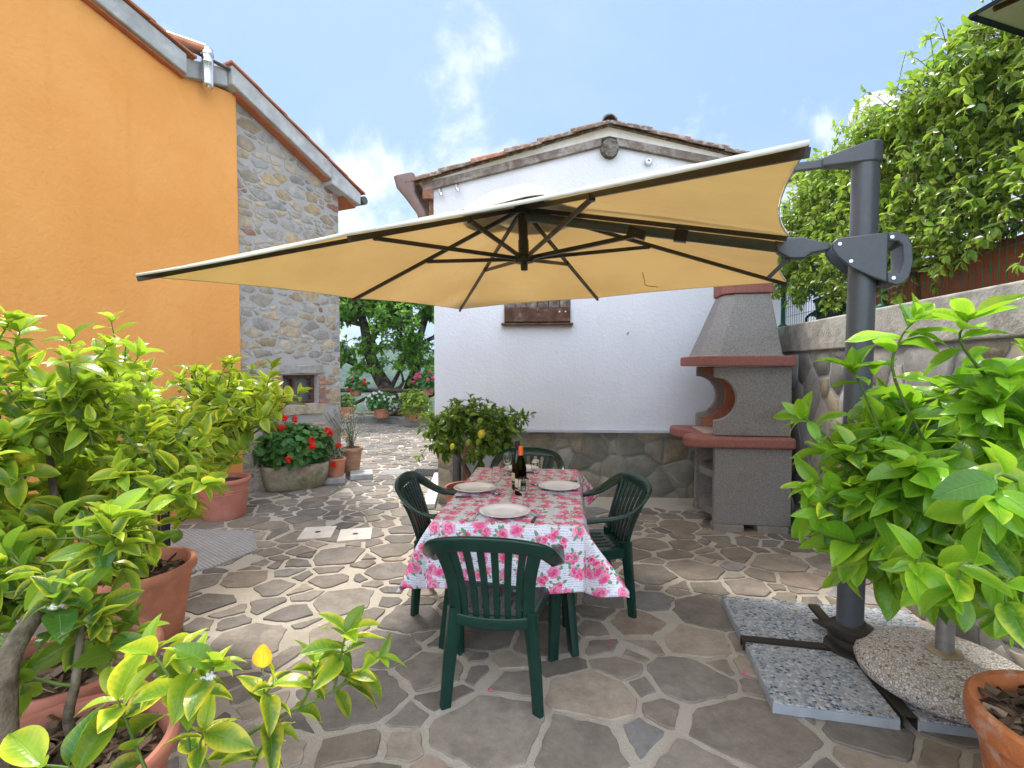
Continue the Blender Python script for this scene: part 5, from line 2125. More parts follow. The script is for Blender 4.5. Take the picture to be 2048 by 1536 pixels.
def shoot(recs, path, n, size, rng, start=.25, young=.5, yellow=.4, tip=4, spread=.9, upw=.25, sides=None, drop=0.0):
    """Leaves set spirally along a twig path, with a tuft at its tip."""
    P = [Vector(p) for p in path]
    m = len(P) - 1
    ph = rng.uniform(0, 6.28)
    tot = n + tip
    for k in range(tot):
        f = start + (1 - start) * (k + .5) / n if k < n else 1 - .03 * rng.random()
        f = min(f, .999)
        i = min(m - 1, int(f * m))
        t = f * m - i
        p = P[i].lerp(P[i + 1], t)
        T = (P[i + 1] - P[i]).normalized()
        ph += 2.4 + rng.uniform(-.35, .35)
        a = T.orthogonal().normalized()
        b = T.cross(a)
        O = a * math.cos(ph) + b * math.sin(ph)
        last = k >= n
        d = T * (.95 if last else rng.uniform(.2, .6)) + O * (spread * (.75 if last else 1)) + UP * (upw * rng.uniform(.2, 1.4)) - UP * drop * rng.random()
        nrm = UP * .9 + T * .5 - O * .25 + Vector((rng.gauss(0, .35), rng.gauss(0, .35), rng.gauss(0, .2)))
        if last: nrm = nrm + UP * .2
        s = size * rng.uniform(.62, 1.12) * (rng.uniform(.6, .95) if last else 1.0)
        y0 = min(1, max(0, rng.gauss(young + (.25 if last else 0) + .3 * (f - .6), .27)))
        recs.append((p, d, nrm, s, (y0, min(1, max(0, rng.gauss(yellow, .3))), rng.random())))


def bez(a, b, c, d, n):
    out = []
    for i in range(n + 1):
        t = i / n
        out.append(a * (1 - t) ** 3 + b * (3 * t * (1 - t) ** 2) + c * (3 * t * t * (1 - t)) + d * t ** 3)
    return out


def crown(mbt, recs, limbs, centre, radii, count, leaf_n, size, rng, young=.5, yellow=.4, shell=(.5, 1.0), upw=.25, tw=(.0055, .002), sub=1, spread=.9, start=.3, keep=None, drop=0.0, low=-.75, tip=4):
    """Twigs from the limbs out to points of an ellipsoid, with leaves along them."""
    nodes = [Vector(p) for l in limbs for p in l]
    C = Vector(centre)
    made = 0
    tries = 0
    while made < count and tries < count * 12:
        tries += 1
        v = Vector((rng.gauss(0, 1), rng.gauss(0, 1), rng.gauss(0, 1)))
        if v.length < 1e-3: continue
        v.normalize()
        if v.z < low: continue
        r = rng.uniform(*shell)
        q = C + Vector((v.x * radii[0], v.y * radii[1], v.z * radii[2])) * r
        if keep and not keep(q): continue
        best = min(nodes, key=lambda p: (p - q).length + max(0, p.z - q.z) * .8)
        L = (q - best).length
        b = best + (UP * .25 + v * .2) * L * .8 + Vector((rng.gauss(0, .08), rng.gauss(0, .08), 0)) * L
        c = q - (v * .75 + UP * .35).normalized() * L * .3
        path = bez(best, b, c, q, 7)
        mbt.tube(path, list(np.linspace(tw[0], tw[1], 8)), 5, False)
        n = max(3, int(leaf_n * (.6 + .5 * L / max(radii))))
        shoot(recs, path, n, size, rng, start, young, yellow, tip, spread, upw, None, drop)
        for s in range(sub):
            f = rng.uniform(.35, .8)
            p = path[int(f * 7)]
            e = p + (Vector((rng.gauss(0, 1), rng.gauss(0, 1), rng.gauss(.5, .6))).normalized() + v * .7) * rng.uniform(.12, .3) * max(radii) * .6
            if keep and not keep(e): continue
            pp = bez(p, p.lerp(e, .4) + UP * .02, p.lerp(e, .75) + UP * .03, e, 4)
            mbt.tube(pp, list(np.linspace(tw[1] * 1.2, tw[1] * .8, 5)), 4, False)
            shoot(recs, pp, max(2, leaf_n // 2), size * .95, rng, .3, young, yellow, tip, spread, upw, None, drop)
        made += 1


LT_BIG = templates(9, 6, .46, n=14, seed=3, droop=(.0, .46), wave=.03)
LT_MID = templates(6, 4, .46, n=7, seed=4)
LT_ORANGE = templates(9, 6, .44, n=14, seed=5, fold=(.15, .8), droop=(.03, .5), wave=.03)
LT_SMALL = templates(3, 2, .42, n=5, seed=6)
LT_ROUND = templates(5, 4, 1.1, 'round', n=5, seed=7, fold=(.1, .5), droop=(-.05, .15))
LT_BROAD = templates(3, 2, .55, 'oval', n=5, seed=8)
LT_THIN = templates(3, 2, .16, n=5, seed=9)


def to_px(q):
    c, s = math.cos(R(2)), math.sin(R(2))
    h = q.z - H
    fw = q.y * c - h * s
    return 1024 + 1000 * q.x / fw, 768 - 1000 * (h * c + q.y * s) / fw


def off_left(q):
    """Keeps the lemon branches clear of the trough, the pot and the window beside them."""
    x, y = to_px(q)
    if y > 840: return x > 500 - (y - 840) * .75
    return x > 545 or (x > 470 and y < 730)


def pot(root, name, mat, r_top, r_bot, h, soil_drop=.06, rim=.05, lip=.022, bands=0, seed=0, flutes=0):
    mb = MB()
    prof = [(0, 0), (r_bot * .96, 0), (r_bot, .012)]
    for k in range(1, 7):
        t = k / 7
        prof.append((r_bot + (r_top - lip - r_bot) * t ** .9, (h - rim) * t))
    prof += [(r_top - lip, h - rim), (r_top - .004, h - rim + .006), (r_top, h - rim * .55), (r_top - .002, h - .01), (r_top - .012, h), (r_top - .03, h - .004), (r_top - .036, h - .02), (r_top - .05, h - soil_drop - .03)]
    if bands:
        for i in range(len(prof)):
            pass
    mb.lathe(prof, 64 if not flutes else 72, wob=.006, seed=seed)
    if bands:
        for k in range(bands):
            z = (h - rim) * (.80 - .07 * k)
            rr_ = r_bot + (r_top - lip - r_bot) * ((z / (h - rim)) ** .9) + .001
            mb.lathe([(rr_ - .003, z - .008), (rr_ + .003, z - .004), (rr_ + .003, z + .004), (rr_ - .002, z + .008)], 64)
    if flutes:
        for k in range(flutes):
            a = 2 * math.pi * k / flutes
            za, zb = h * .08, (h - rim) * .92
            ra = r_bot + (r_top - lip - r_bot) * (.08 ** .9) + .002
            rb = r_bot + (r_top - lip - r_bot) * (.92 ** .9) + .002
            mb.tube([(ra * math.cos(a), ra * math.sin(a), za), (rb * math.cos(a), rb * math.sin(a), zb)], .004, 5)
    p = mb.build(name, mat, root, smooth=40)
    mb = MB()
    n, V = 20, []
    rs = r_top - .042
    rings = 8
    for j in range(rings + 1):
        for k in range(28):
            a = 2 * math.pi * k / 28
            rr_ = rs * j / rings
            V.append((rr_ * math.cos(a), rr_ * math.sin(a), h - soil_drop + .02 * noise.noise(Vector((rr_ * math.cos(a) * 14, rr_ * math.sin(a) * 14, seed)))))
    mb.add(V, [(j * 28 + k, j * 28 + (k + 1) % 28, (j + 1) * 28 + (k + 1) % 28, (j + 1) * 28 + k) for j in range(rings) for k in range(28)])
    mb.build('soil', SOIL, p, smooth=180)
    return p


def mulch(root, parent, r, z, n, seed):
    rng = random.Random(seed)
    mb = MB()
    for _ in range(n):
        a, q = rng.uniform(0, 6.28), r * math.sqrt(rng.random())
        L, W_ = rng.uniform(.018, .055), rng.uniform(.007, .02)
        M = Matrix.Translation((q * math.cos(a), q * math.sin(a), z + rng.uniform(.005, .028))) @ Euler((rng.gauss(0, .4), rng.gauss(0, .4), rng.uniform(0, 6.28))).to_matrix().to_4x4()
        mb.tint = (rng.random(), 0, 0)
        P = [(-L, -W_ * rng.uniform(.4, 1), 0), (-L * .3, -W_, .002), (L, -W_ * rng.uniform(.3, .8), .003), (L * rng.uniform(.8, 1.1), W_ * rng.uniform(.2, .7), .002), (0, W_, .004), (-L * .9, W_ * rng.uniform(.3, .9), .001)]
        V = [M @ Vector(p) for p in P]
        V2 = [M @ (Vector(p) + Vector((0, 0, .004))) for p in P]
        mb.add(V + V2, [(5, 4, 3, 2, 1, 0), (6, 7, 8, 9, 10, 11)] + [(i, (i + 1) % 6, 6 + (i + 1) % 6, 6 + i) for i in range(6)])
    T = NT('bark_chips')
    c = T.ramp(T.sep(T.attr('tint'))[0], [(0, (.04, .028, .02)), (.4, (.12, .075, .045)), (.75, (.22, .14, .085)), (1, (.34, .25, .17))])
    m = T.pbr(T.mix(T.noise(60, 4, .6, T.obj()), c, T.mix(.5, c, (.05, .04, .03))), .9, 0, T.bump(T.noise(90, 4, .6, T.obj()), .004), .15)
    mb.build('bark_mulch', m, parent, tint=True)


def fruit(root, p, r, mat, ang=0.0, name='lemon'):
    mb = MB()
    Mx = Matrix.Translation(Vector(p) - root.location) @ Euler((.4 * math.sin(ang), .35 * math.cos(ang), ang)).to_matrix().to_4x4()
    prof = [(0, -1.45), (.16, -1.36), (.3, -1.15), (.62, -.85), (.9, -.4), (1, 0), (.93, .45), (.68, .86), (.34, 1.12), (.12, 1.22), (0, 1.25)]
    mb.lathe([(a * r, b * r) for a, b in prof], 18, M=Mx, wob=.05, seed=ang)
    return mb.build(name, mat, root, smooth=180)


# --- foreground left: three potted lemon trees and one farther back by the house corner
# A: nearest, at the bottom left corner
rng = random.Random(101)
A = empty('potted_lemon_tree', (-1.3, 1.40, 0), 0, 'potted lemon tree at the bottom left with yellowing leaves over the paving', 'lemon tree', 'potted lemon trees by the orange house')
pa = pot(A, 'pot', TERRA_PINK, .29, .2, .44, .06, .055, .024, 0, 1)
mulch(A, pa, .235, .385, 150, 7)
recs = []
mt, mw = MB(), MB()
a0 = Vector((-1.3, 1.40, .37))
trunk1 = [at(20, 1560, 1.25), at(5, 1400, 1.25), at(30, 1290, 1.3), at(110, 1190, 1.42), at(210, 1120, 1.55)]
mt.tube(spline([a0 + Vector((.02, -.04, 0))] + trunk1, 5), list(np.linspace(.04, .016, 26)), 12)
t2 = [a0 + Vector((.07, .02, .0)), at(138, 1450, 1.36), at(150, 1370, 1.36), at(160, 1290, 1.38), at(165, 1225, 1.4)]
mt.tube(spline(t2, 5), list(np.linspace(.015, .009, 21)), 10)
shoot(recs, spline([at(158, 1290, 1.38), at(125, 1245, 1.36), at(110, 1195, 1.34)], 4), 8, .13, rng, .1, -.15, .12, 4)
shoot(recs, spline([at(160, 1280, 1.38), at(185, 1240, 1.36), at(165, 1180, 1.36)], 4), 7, .12, rng, .1, -.15, .12, 3)
shoots_A = [
    ([a0 + Vector((.10, -.05, .02)), at(330, 1555, 1.22), at(430, 1510, 1.24), at(545, 1440, 1.28), at(668, 1382, 1.33), at(700, 1345, 1.34)], 5, .1, .55, .25, .55, 1),
    ([at(668, 1382, 1.33), at(680, 1320, 1.32), at(692, 1265, 1.31)], 7, .1, .1, .45, .35, 4),
    ([at(600, 1415, 1.3), at(622, 1370, 1.29), at(628, 1325, 1.29)], 4, .075, .3, .5, .5, 3),
    ([at(540, 1440, 1.28), at(530, 1395, 1.27), at(545, 1370, 1.27)], 4, .09, .3, .45, .8, 2),
    ([at(668, 1382, 1.33), at(720, 1345, 1.33), at(760, 1312, 1.33)], 3, .085, .2, .5, .4, 3),
    ([at(380, 1570, 1.2), at(376, 1450, 1.2), at(372, 1380, 1.2), at(388, 1330, 1.2)], 7, .115, .45, .55, .45, 4),
    ([at(372, 1400, 1.2), at(330, 1340, 1.2), at(300, 1300, 1.21)], 6, .11, .25, .5, .4, 4),
    ([at(374, 1420, 1.2), at(410, 1370, 1.19), at(430, 1330, 1.19)], 4, .09, .3, .65, .4, 4),
    ([at(300, 1560, 1.2), at(255, 1450, 1.22), at(235, 1400, 1.23)], 7, .135, .1, .25, .55, 2),
    ([at(200, 1580, 1.15), at(150, 1540, 1.12), at(80, 1530, 1.1)], 4, .14, .2, .4, .3, 2),
    ([at(430, 1560, 1.2), at(400, 1500, 1.19), at(410, 1460, 1.19)], 6, .11, .1, .35, .85, 2),
    ([at(500, 1560, 1.22), at(520, 1500, 1.24), at(560, 1460, 1.27)], 5, .1, .2, .4, .7, 2),
]
for pth, n, s, st, yo, ye, tp in shoots_A:
    P = spline(pth, 5)
    mw.tube(P, list(np.linspace(.0075 if tp == 1 else .0045, .0026, len(P))), 6, False)
    shoot(recs, P, n + 1, s * 1.22, rng, st, yo - .12, ye, tp, .95, .12, None, .5)
limbs = [trunk1[2:], t2[2:]]
crown(mw, recs, limbs, (-1.45, 1.55, .9), (.45, .32, .32), 26, 7, .125, rng, .3, .35, keep=lambda q: q.z < 1.12 and (q.x < -1.0 or q.z > .55))
leaf_mesh('foliage', recs, LEMON, A, LT_BIG, 1)
# single yellow leaf standing on a bare stalk
mw.tube([at(533, 1412, 1.27), at(527, 1375, 1.26), at(526, 1335, 1.26)], [.003, .0026, .0022], 6)
leaf_mesh('yellow_leaf', [(at(526, 1336, 1.26), (-.02, .1, 1), (.1, -1, .2), .062, (1, 1, 1))], leaf_mat('yellowed_leaf', (.62, .42, .02), (.75, .5, .03), (.7, .34, .02), .4, .4, True, (.8, .6, .05)), A, [leaf_template(9, 6, .8, .2, .03)], 2)
mt.build('trunk', BARK, A, world=True, smooth=180)
mw.build('twig', TWIG, A, world=True, smooth=180)
fruit(A, at(270, 1312, 1.38), .026, FRUIT_Y, .4)
fruit(A, at(437, 1475, 1.2), .019, FRUIT_G, 1.4)
fruit(A, at(502, 1300, 1.3), .0, FRUIT_G, 1.4) if False else None
# small white blossoms
mb = MB()
for (px, py) in ((415, 1357), (424, 1350), (402, 1362)):
    c = at(px, py, 1.185)
    for k in range(5):
        a = k * 1.256
        d = Vector((math.cos(a), -.5, math.sin(a))).normalized()
        mb.bar(c, c + d * .014, .005, .0015, (0, 1, 0))
mb.build('blossom', WHITEPETAL, A, world=True)

# C: behind it, tall at the left edge
rng = random.Random(202)
C = empty('potted_lemon_tree', (-1.74, 1.92, 0), 0, 'potted lemon tree at the left edge of the photo, tallest of the lemon trees', 'lemon tree', 'potted lemon trees by the orange house')
pc = pot(C, 'pot', TERRA_PINK, .31, .22, .42, .06, .06, .024, 0, 2)
mulch(C, pc, .25, .365, 60, 8)
recs, mt, mw = [], MB(), MB()
b0 = Vector((-1.74, 1.92, .35))
l1 = [b0, b0 + Vector((.02, .03, .3)), b0 + Vector((-.02, 0, .6)), b0 + Vector((-.05, .0, .9))]
l2 = [b0 + Vector((.01, .02, .25)), b0 + Vector((.15, .1, .5)), b0 + Vector((.3, .1, .75))]
l3 = [b0 + Vector((.01, .02, .3)), b0 + Vector((-.1, -.1, .55)), b0 + Vector((-.16, -.15, .8))]
for l, r0 in ((l1, .022), (l2, .015), (l3, .015)):
    P = spline(l, 4)
    mt.tube(P, list(np.linspace(r0, r0 * .5, len(P))), 9)
crown(mw, recs, [l1[1:], l2[1:], l3[1:]], (-1.73, 1.93, 1.12), (.54, .45, .6), 76, 9, .135, rng, .58, .5, (.35, 1.0), .3, sub=1)
for pth in ([(-1.72, 1.9, 1.3), at(35, 720, 1.85), at(40, 660, 1.85)], [(-1.6, 1.9, 1.25), at(150, 740, 1.9), at(140, 680, 1.9)], [(-1.5, 2.0, 1.2), at(185, 760, 1.95), at(215, 690, 1.95)], [(-1.72, 1.9, 1.2), at(-10, 740, 1.8), at(20, 640, 1.8)]):
    P = spline(pth, 5)
    mw.tube(P, list(np.linspace(.005, .002, len(P))), 6, False)
    shoot(recs, P, 9, .115, rng, .3, .85, .5, 5)
leaf_mesh('foliage', recs, LEMON, C, LT_BIG, 3)
mt.build('trunk', BARK, C, world=True, smooth=180)
mw.build('twig', TWIG, C, world=True, smooth=180)
for i, (px, py, d, r, m) in enumerate(((12, 885, 1.75, .03, FRUIT_G), (40, 878, 1.75, .026, FRUIT_G), (35, 897, 1.78, .026, FRUIT_G), (42, 912, 1.75, .026, FRUIT_Y), (80, 885, 1.8, .024, FRUIT_G))):
    fruit(C, at(px, py, d), r, m, i * 1.3)

# B: the broad one in the middle
rng = random.Random(303)
B = empty('potted_lemon_tree', (-2.14, 2.80, 0), 0, 'broad potted lemon tree whose branches reach toward the stone house end', 'lemon tree', 'potted lemon trees by the orange house')
pb = pot(B, 'pot', TERRA, .30, .22, .43, .07, .06, .026, 0, 3)
mulch(B, pb, .235, .365, 60, 9)
recs, mt, mw = [], MB(), MB()
b0 = Vector((-2.14, 2.80, .35))
l1 = [b0, b0 + Vector((-.02, 0, .2)), b0 + Vector((.08, 0, .5)), b0 + Vector((.22, .05, .72)), b0 + Vector((.5, .05, .86))]
l2 = [b0 + Vector((.04, .03, 0)), b0 + Vector((.05, .0, .25)), b0 + Vector((-.1, -.05, .55)), b0 + Vector((-.2, -.1, .95))]
l3 = [b0 + Vector((0, .0, .2)), b0 + Vector((-.3, .05, .5)), b0 + Vector((-.5, .1, .7))]
l4 = [b0 + Vector((.06, 0, .45)), b0 + Vector((.3, .2, .7)), b0 + Vector((.55, .25, .95))]
for l, r0 in ((l1, .034), (l2, .028), (l3, .02), (l4, .016)):
    P = spline(l, 4)
    mt.tube(P, list(np.linspace(r0, r0 * .4, len(P))), 10)
crown(mw, recs, [l1[2:], l2[1:], l3[1:], l4[1:]], (-2.0, 2.9, 1.12), (.8, .6, .5), 140, 9, .13, rng, .55, .55, (.35, 1.0), .28, sub=1, tw=(.007, .0024), keep=lambda q: not off_left(q))
for pth in ([b0 + Vector((.5, .05, .86)), at(500, 870, 2.85), at(560, 820, 2.8), at(600, 785, 2.8)], [b0 + Vector((.5, .05, .86)), at(520, 800, 2.9), at(545, 735, 2.9)],
            [b0 + Vector((.4, .1, .8)), at(450, 800, 2.9), at(465, 725, 2.9)], [b0 + Vector((.45, .05, .8)), at(520, 850, 2.75), at(555, 800, 2.7)],
            [b0 + Vector((-.1, -.05, .7)), at(210, 780, 2.7), at(230, 700, 2.65), at(222, 640, 2.65)], [b0 + Vector((.4, 0, .75)), at(450, 930, 2.8), at(480, 900, 2.75)],
            [b0 + Vector((.3, 0, .6)), at(360, 1040, 2.6), at(385, 1020, 2.55)], [b0 + Vector((.1, .1, .9)), at(300, 760, 3.0), at(285, 745, 3.0)]):
    P = spline(pth, 5)
    mw.tube(P, list(np.linspace(.007, .0024, len(P))), 6, False)
    shoot(recs, P, 11, .125, rng, .25, .72, .6, 5)
leaf_mesh('foliage', recs, LEMON, B, LT_BIG, 4)
mt.build('trunk', BARK, B, world=True, smooth=180)
mw.build('twig', TWIG, B, world=True, smooth=180)
for i, (px, py, d, r, m) in enumerate(((207, 1008, 2.55, .032, FRUIT_Y), (353, 1072, 2.6, .03, FRUIT_G), (340, 885, 2.7, .028, FRUIT_Y), (190, 905, 2.6, .03, FRUIT_G))):
    fruit(B, at(px, py, d), r, m, i * 1.1)

# D: by the corner of the orange wall
rng = random.Random(404)
Dt = empty('potted_lemon_tree', (-2.98, 5.12, 0), 0, 'potted lemon tree at the orange wall corner beside the stone trough', 'lemon tree', 'potted lemon trees by the orange house')
pot(Dt, 'pot', TERRA_PINK, .26, .2, .41, .05, .05, .018, 2, 4)
recs, mt, mw = [], MB(), MB()
b0 = Vector((-2.98, 5.12, .36))
l1 = [b0, b0 + Vector((.01, 0, .25)), b0 + Vector((-.03, 0, .5)), b0 + Vector((.05, 0, .75))]
P = spline(l1, 4)
mt.tube(P, list(np.linspace(.028, .012, len(P))), 9)
crown(mw, recs, [l1[1:]], (-2.92, 5.1, 1.06), (.56, .42, .54), 70, 9, .115, rng, .35, .35, (.35, 1.0), .2, sub=1, keep=lambda q: not off_left(q))
leaf_mesh('foliage', recs, LEMON, Dt, LT_MID, 5)
mt.build('trunk', BARK, Dt, world=True, smooth=180)
mw.build('twig', TWIG, Dt, world=True, smooth=180)

# --- foreground right: potted orange tree
rng = random.Random(505)
O = empty('potted_orange_tree', (1.75, 1.47, 0), 0, 'potted orange tree with large glossy leaves at the right foreground', 'orange tree')
po = pot(O, 'pot', TERRA_WORN, .29, .2, .47, .06, .085, .03, 0, 6)
mulch(O, po, .235, .415, 130, 17)
recs, mt, mw = [], MB(), MB()
b0 = Vector((1.74, 1.47, .4))
l1 = [b0, b0 + Vector((.0, .05, .3)), b0 + Vector((-.02, .1, .6)), b0 + Vector((.0, .15, .95))]
l2 = [b0 + Vector((0, .04, .2)), b0 + Vector((-.2, .1, .45)), b0 + Vector((-.4, .15, .65))]
l3 = [b0 + Vector((0, .05, .3)), b0 + Vector((.15, .0, .6)), b0 + Vector((.25, .05, .85))]
l4 = [b0 + Vector((0, .05, .35)), b0 + Vector((-.15, .3, .6)), b0 + Vector((-.2, .45, .8))]
for l, r0 in ((l1, .026), (l2, .015), (l3, .016), (l4, .015)):
    P = spline(l, 4)
    mt.tube(P, list(np.linspace(r0, r0 * .5, len(P))), 9)
crown(mw, recs, [l1[1:], l2[1:], l3[1:], l4[1:]], (1.62, 1.72, 1.14), (.58, .44, .52), 92, 9, .175, rng, .42, .2, (.4, 1.0), .12, sub=1, tw=(.006, .0026), drop=.55, keep=lambda q: q.x / q.y > .60)
for pth, n, s, yo in (
        ([b0 + Vector((-.2, .3, .75)), at(1790, 760, 1.75), at(1800, 680, 1.75), at(1830, 640, 1.72)], 8, .16, .8),
        ([b0 + Vector((.0, .15, .9)), at(1930, 700, 1.6), at(1935, 640, 1.58)], 8, .155, .8),
        ([b0 + Vector((-.3, .3, .6)), at(1730, 790, 1.9), at(1700, 735, 1.9)], 8, .15, .8),
        ([b0 + Vector((-.4, .15, .6)), at(1650, 870, 1.85), at(1605, 835, 1.85)], 9, .12, .6),
        ([b0 + Vector((-.4, .15, .6)), at(1690, 960, 1.75), at(1620, 970, 1.72)], 9, .14, .6),
        ([b0 + Vector((-.3, .1, .5)), at(1690, 1010, 1.7), at(1640, 1030, 1.66)], 7, .15, .4),
        ([b0 + Vector((-.05, .0, .35)), at(1880, 1120, 1.4), at(1830, 1130, 1.36)], 8, .145, .7),
        ([b0 + Vector((.0, -.05, .3)), at(1960, 1130, 1.3), at(1910, 1180, 1.26)], 8, .14, .5),
        ([b0 + Vector((.1, -.1, .5)), at(2030, 960, 1.25), at(1990, 1000, 1.2)], 9, .15, .75),
        ([b0 + Vector((.1, -.05, .25)), at(2040, 1160, 1.3), at(2010, 1230, 1.26)], 8, .15, .25),
        ([b0 + Vector((-.15, .1, .5)), at(1790, 1000, 1.6), at(1750, 1080, 1.58)], 8, .15, .3)):
    P = spline(pth, 5)
    mw.tube(P, list(np.linspace(.006, .003, len(P))), 6, False)
    shoot(recs, P, n, s, rng, .3, yo, .2, 5, .95, .1, None, .5)
leaf_mesh('foliage', recs, ORANGELEAF, O, LT_ORANGE, 6)
mt.build('trunk', BARK, O, world=True, smooth=180)
mw.build('twig', TWIG, O, world=True, smooth=180)

# --- potted lemon by the table and cottage
rng = random.Random(606)
G = empty('potted_lemon_bush', (-.42, 4.86, 0), 0, 'glossy dark green potted lemon bush between the table and the white cottage', 'lemon tree')
pot(G, 'pot', TERRA, .25, .17, .38, .06, .055, .022, 0, 8)
recs, mt, mw = [], MB(), MB()
b0 = Vector((-.40, 4.86, .31))
l1 = [b0, b0 + Vector((-.02, 0, .18)), b0 + Vector((-.12, 0, .36)), b0 + Vector((-.2, 0, .52))]
l2 = [b0 + Vector((-.01, 0, .1)), b0 + Vector((.08, 0, .3)), b0 + Vector((.2, 0, .48))]
for l, r0 in ((l1, .026), (l2, .02)):
    P = spline(l, 4)
    mt.tube(P, list(np.linspace(r0, r0 * .5, len(P))), 9)
crown(mw, recs, [l1[1:], l2[1:]], (-.38, 4.85, .92), (.56, .42, .34), 190, 9, .1, rng, .22, .15, (.35, 1.0), .1, sub=1, drop=.7, tw=(.005, .002))
for pth in ([(-.45, 4.85, 1.0), at(935, 830, 4.8), at(950, 805, 4.8)], [(-.2, 4.8, .95), at(1030, 840, 4.75), at(1062, 828, 4.75)], [(-.7, 4.8, .8), at(860, 890, 4.7), at(838, 915, 4.7)], [(-.6, 4.8, .95), at(880, 850, 4.75), at(850, 830, 4.75)]):
    P = spline(pth, 4)
    mw.tube(P, list(np.linspace(.004, .002, len(P))), 5, False)
    shoot(recs, P, 9, .085, rng, .2, .25, .15, 4, .9, .1, None, .6)
leaf_mesh('foliage', recs, POTLEAF, G, LT_MID, 7)
mt.build('trunk', BARK, G, world=True, smooth=180)
mw.build('twig', TWIG, G, world=True, smooth=180)
for i, (px, py, r, m) in enumerate(((963, 868, .034, FRUIT_Y), (960, 842, .026, FRUIT_G), (937, 885, .026, FRUIT_G), (957, 884, .026, FRUIT_G), (905, 893, .024, FRUIT_Y))):
    fruit(G, at(px, py, 4.42), r, m, i * .9)

# --- stone trough of red geraniums
rng = random.Random(707)
TA = R(30)
tr = empty('geranium_trough', (-2.76, 6.32, 0), TA, 'old mossy stone trough of red geraniums against the rubble wall', 'planter')
mb = MB()
secs = [(0, .74, .78), (.03, .82, .86), (.09, .91, .93), (.18, .97, .97), (.28, 1, 1), (.315, 1.0, 1.0), (.325, .97, .95), (.32, .9, .8), (.25, .86, .74), (.22, .4, .3)]
hx, hy = .41, .2
V, n = [], 56
for z, kx, ky in secs:
    for k in range(n):
        a = 2 * math.pi * k / n
        c, s = math.cos(a), math.sin(a)
        e = .55
        x = hx * kx * math.copysign(abs(c) ** e, c)
        y = hy * ky * math.copysign(abs(s) ** e, s)
        q = 1 + .05 * noise.noise(Vector((x * 5, y * 5, z * 7)))
        V.append((x * q, y * q, z + .012 * noise.noise(Vector((x * 6, y * 6, 4)))))
F = [(j * n + k, j * n + (k + 1) % n, (j + 1) * n + (k + 1) % n, (j + 1) * n + k) for j in range(len(secs) - 1) for k in range(n)]
mb.add(V, F + [tuple(range(n - 1, -1, -1)), tuple((len(secs) - 1) * n + k for k in range(n))])
mb.build('trough', TROUGH, tr, smooth=60)


def geranium(root, C_, rad, count, size, heads, hr, petalm, seed, leafm=None, temps=None, stems=True):
    rng = random.Random(seed)
    recs, mb = [], MB()
    M = root_matrix(root).to_3x3()
    loc = root.location
    for _ in range(count):
        v = Vector((rng.gauss(0, 1), rng.gauss(0, 1), rng.gauss(.2, 1))).normalized()
        r = rng.uniform(.45, 1.0) ** .6 * (1 + .12 * noise.noise(v * 3 + Vector((seed, 0, 0))))
        l = Vector((v.x * rad[0], v.y * rad[1], v.z * rad[2])) * r
        if l.z < -rad[2] * .62: continue
        p = Vector(C_) + M @ l
        nv = (M @ v + UP * .8 + Vector((rng.gauss(0, .3), rng.gauss(0, .3), rng.gauss(0, .2)))).normalized()
        t = nv.orthogonal()
        t.rotate(Matrix.Rotation(rng.uniform(0, 6.28), 3, nv))
        recs.append((p, t, nv, size * rng.uniform(.6, 1.2), (min(1, max(0, rng.gauss(.4, .25))), rng.random() * .6, rng.random())))
        if stems and rng.random() < .25: mb.tube([p, Vector(C_) + M @ (l * .3 - Vector((0, 0, rad[2] * .4)))], .003, 4, False)
    f = leaf_mesh('foliage', recs, leafm or GERLEAF, root, temps or LT_ROUND, seed)
    if root.rotation_euler.z:
        # leaves were placed in world axes: undo the root's turn
        me = f.data
        co_ = np.empty(len(me.vertices) * 3, np.float32)
        me.vertices.foreach_get('co', co_)
        Ri = np.array(Matrix.Rotation(-root.rotation_euler.z, 3, 'Z'), np.float32)
        me.vertices.foreach_set('co', (co_.reshape(-1, 3) @ Ri.T).ravel())
    if stems: mb.build('stem', TWIG, root, world=True)
    for h in heads:
        hb = MB()
        base = Vector(h)
        for k in range(34):
            v = Vector((rng.gauss(0, 1), rng.gauss(0, 1), rng.gauss(.25, 1))).normalized()
            p = base + v * hr * rng.uniform(.6, 1.0)
            a = v.orthogonal().normalized()
            b = v.cross(a)
            s = hr * .36
            V = [p - v * .002] + [p + (a * math.cos(q) + b * math.sin(q)) * s * rng.uniform(.8, 1.1) + v * s * rng.uniform(.0, .35) for q in (0, 1.05, 2.1, 3.14, 4.2, 5.25)]
            hb.add(V, [(0, 1 + i, 1 + (i + 1) % 6) for i in range(6)])
        hb.tube([base, Vector(C_) * .55 + base * .45 - UP * hr], .0028, 5)
        hb.build('flower_head', petalm, root, world=True)


geranium(tr, (-2.78, 6.28, .53), (.5, .3, .3), 1600, .075,
         [at(569, 837, 6.1), at(590, 839, 6.12), at(563, 855, 6.1), at(623, 881, 6.05), at(625, 892, 6.0), at(577, 919, 5.92), at(655, 860, 6.35), at(661, 867, 6.35), at(562, 802, 6.2)], .04, REDPETAL, 31)
# small pot on the block
g1 = empty('geranium_pot', (-2.37, 6.68, .077), 0, 'small ribbed terracotta pot with silvery foliage and a red geranium', 'flower pot')
pot(g1, 'pot', TERRA, .135, .095, .25, .03, .04, .012, 0, 9, 36)
geranium(g1, (-2.37, 6.66, .42), (.14, .12, .14), 420, .055, [at(677, 891, 6.55), at(668, 929, 6.5)], .036, REDPETAL, 33, SILVERLEAF, LT_THIN)
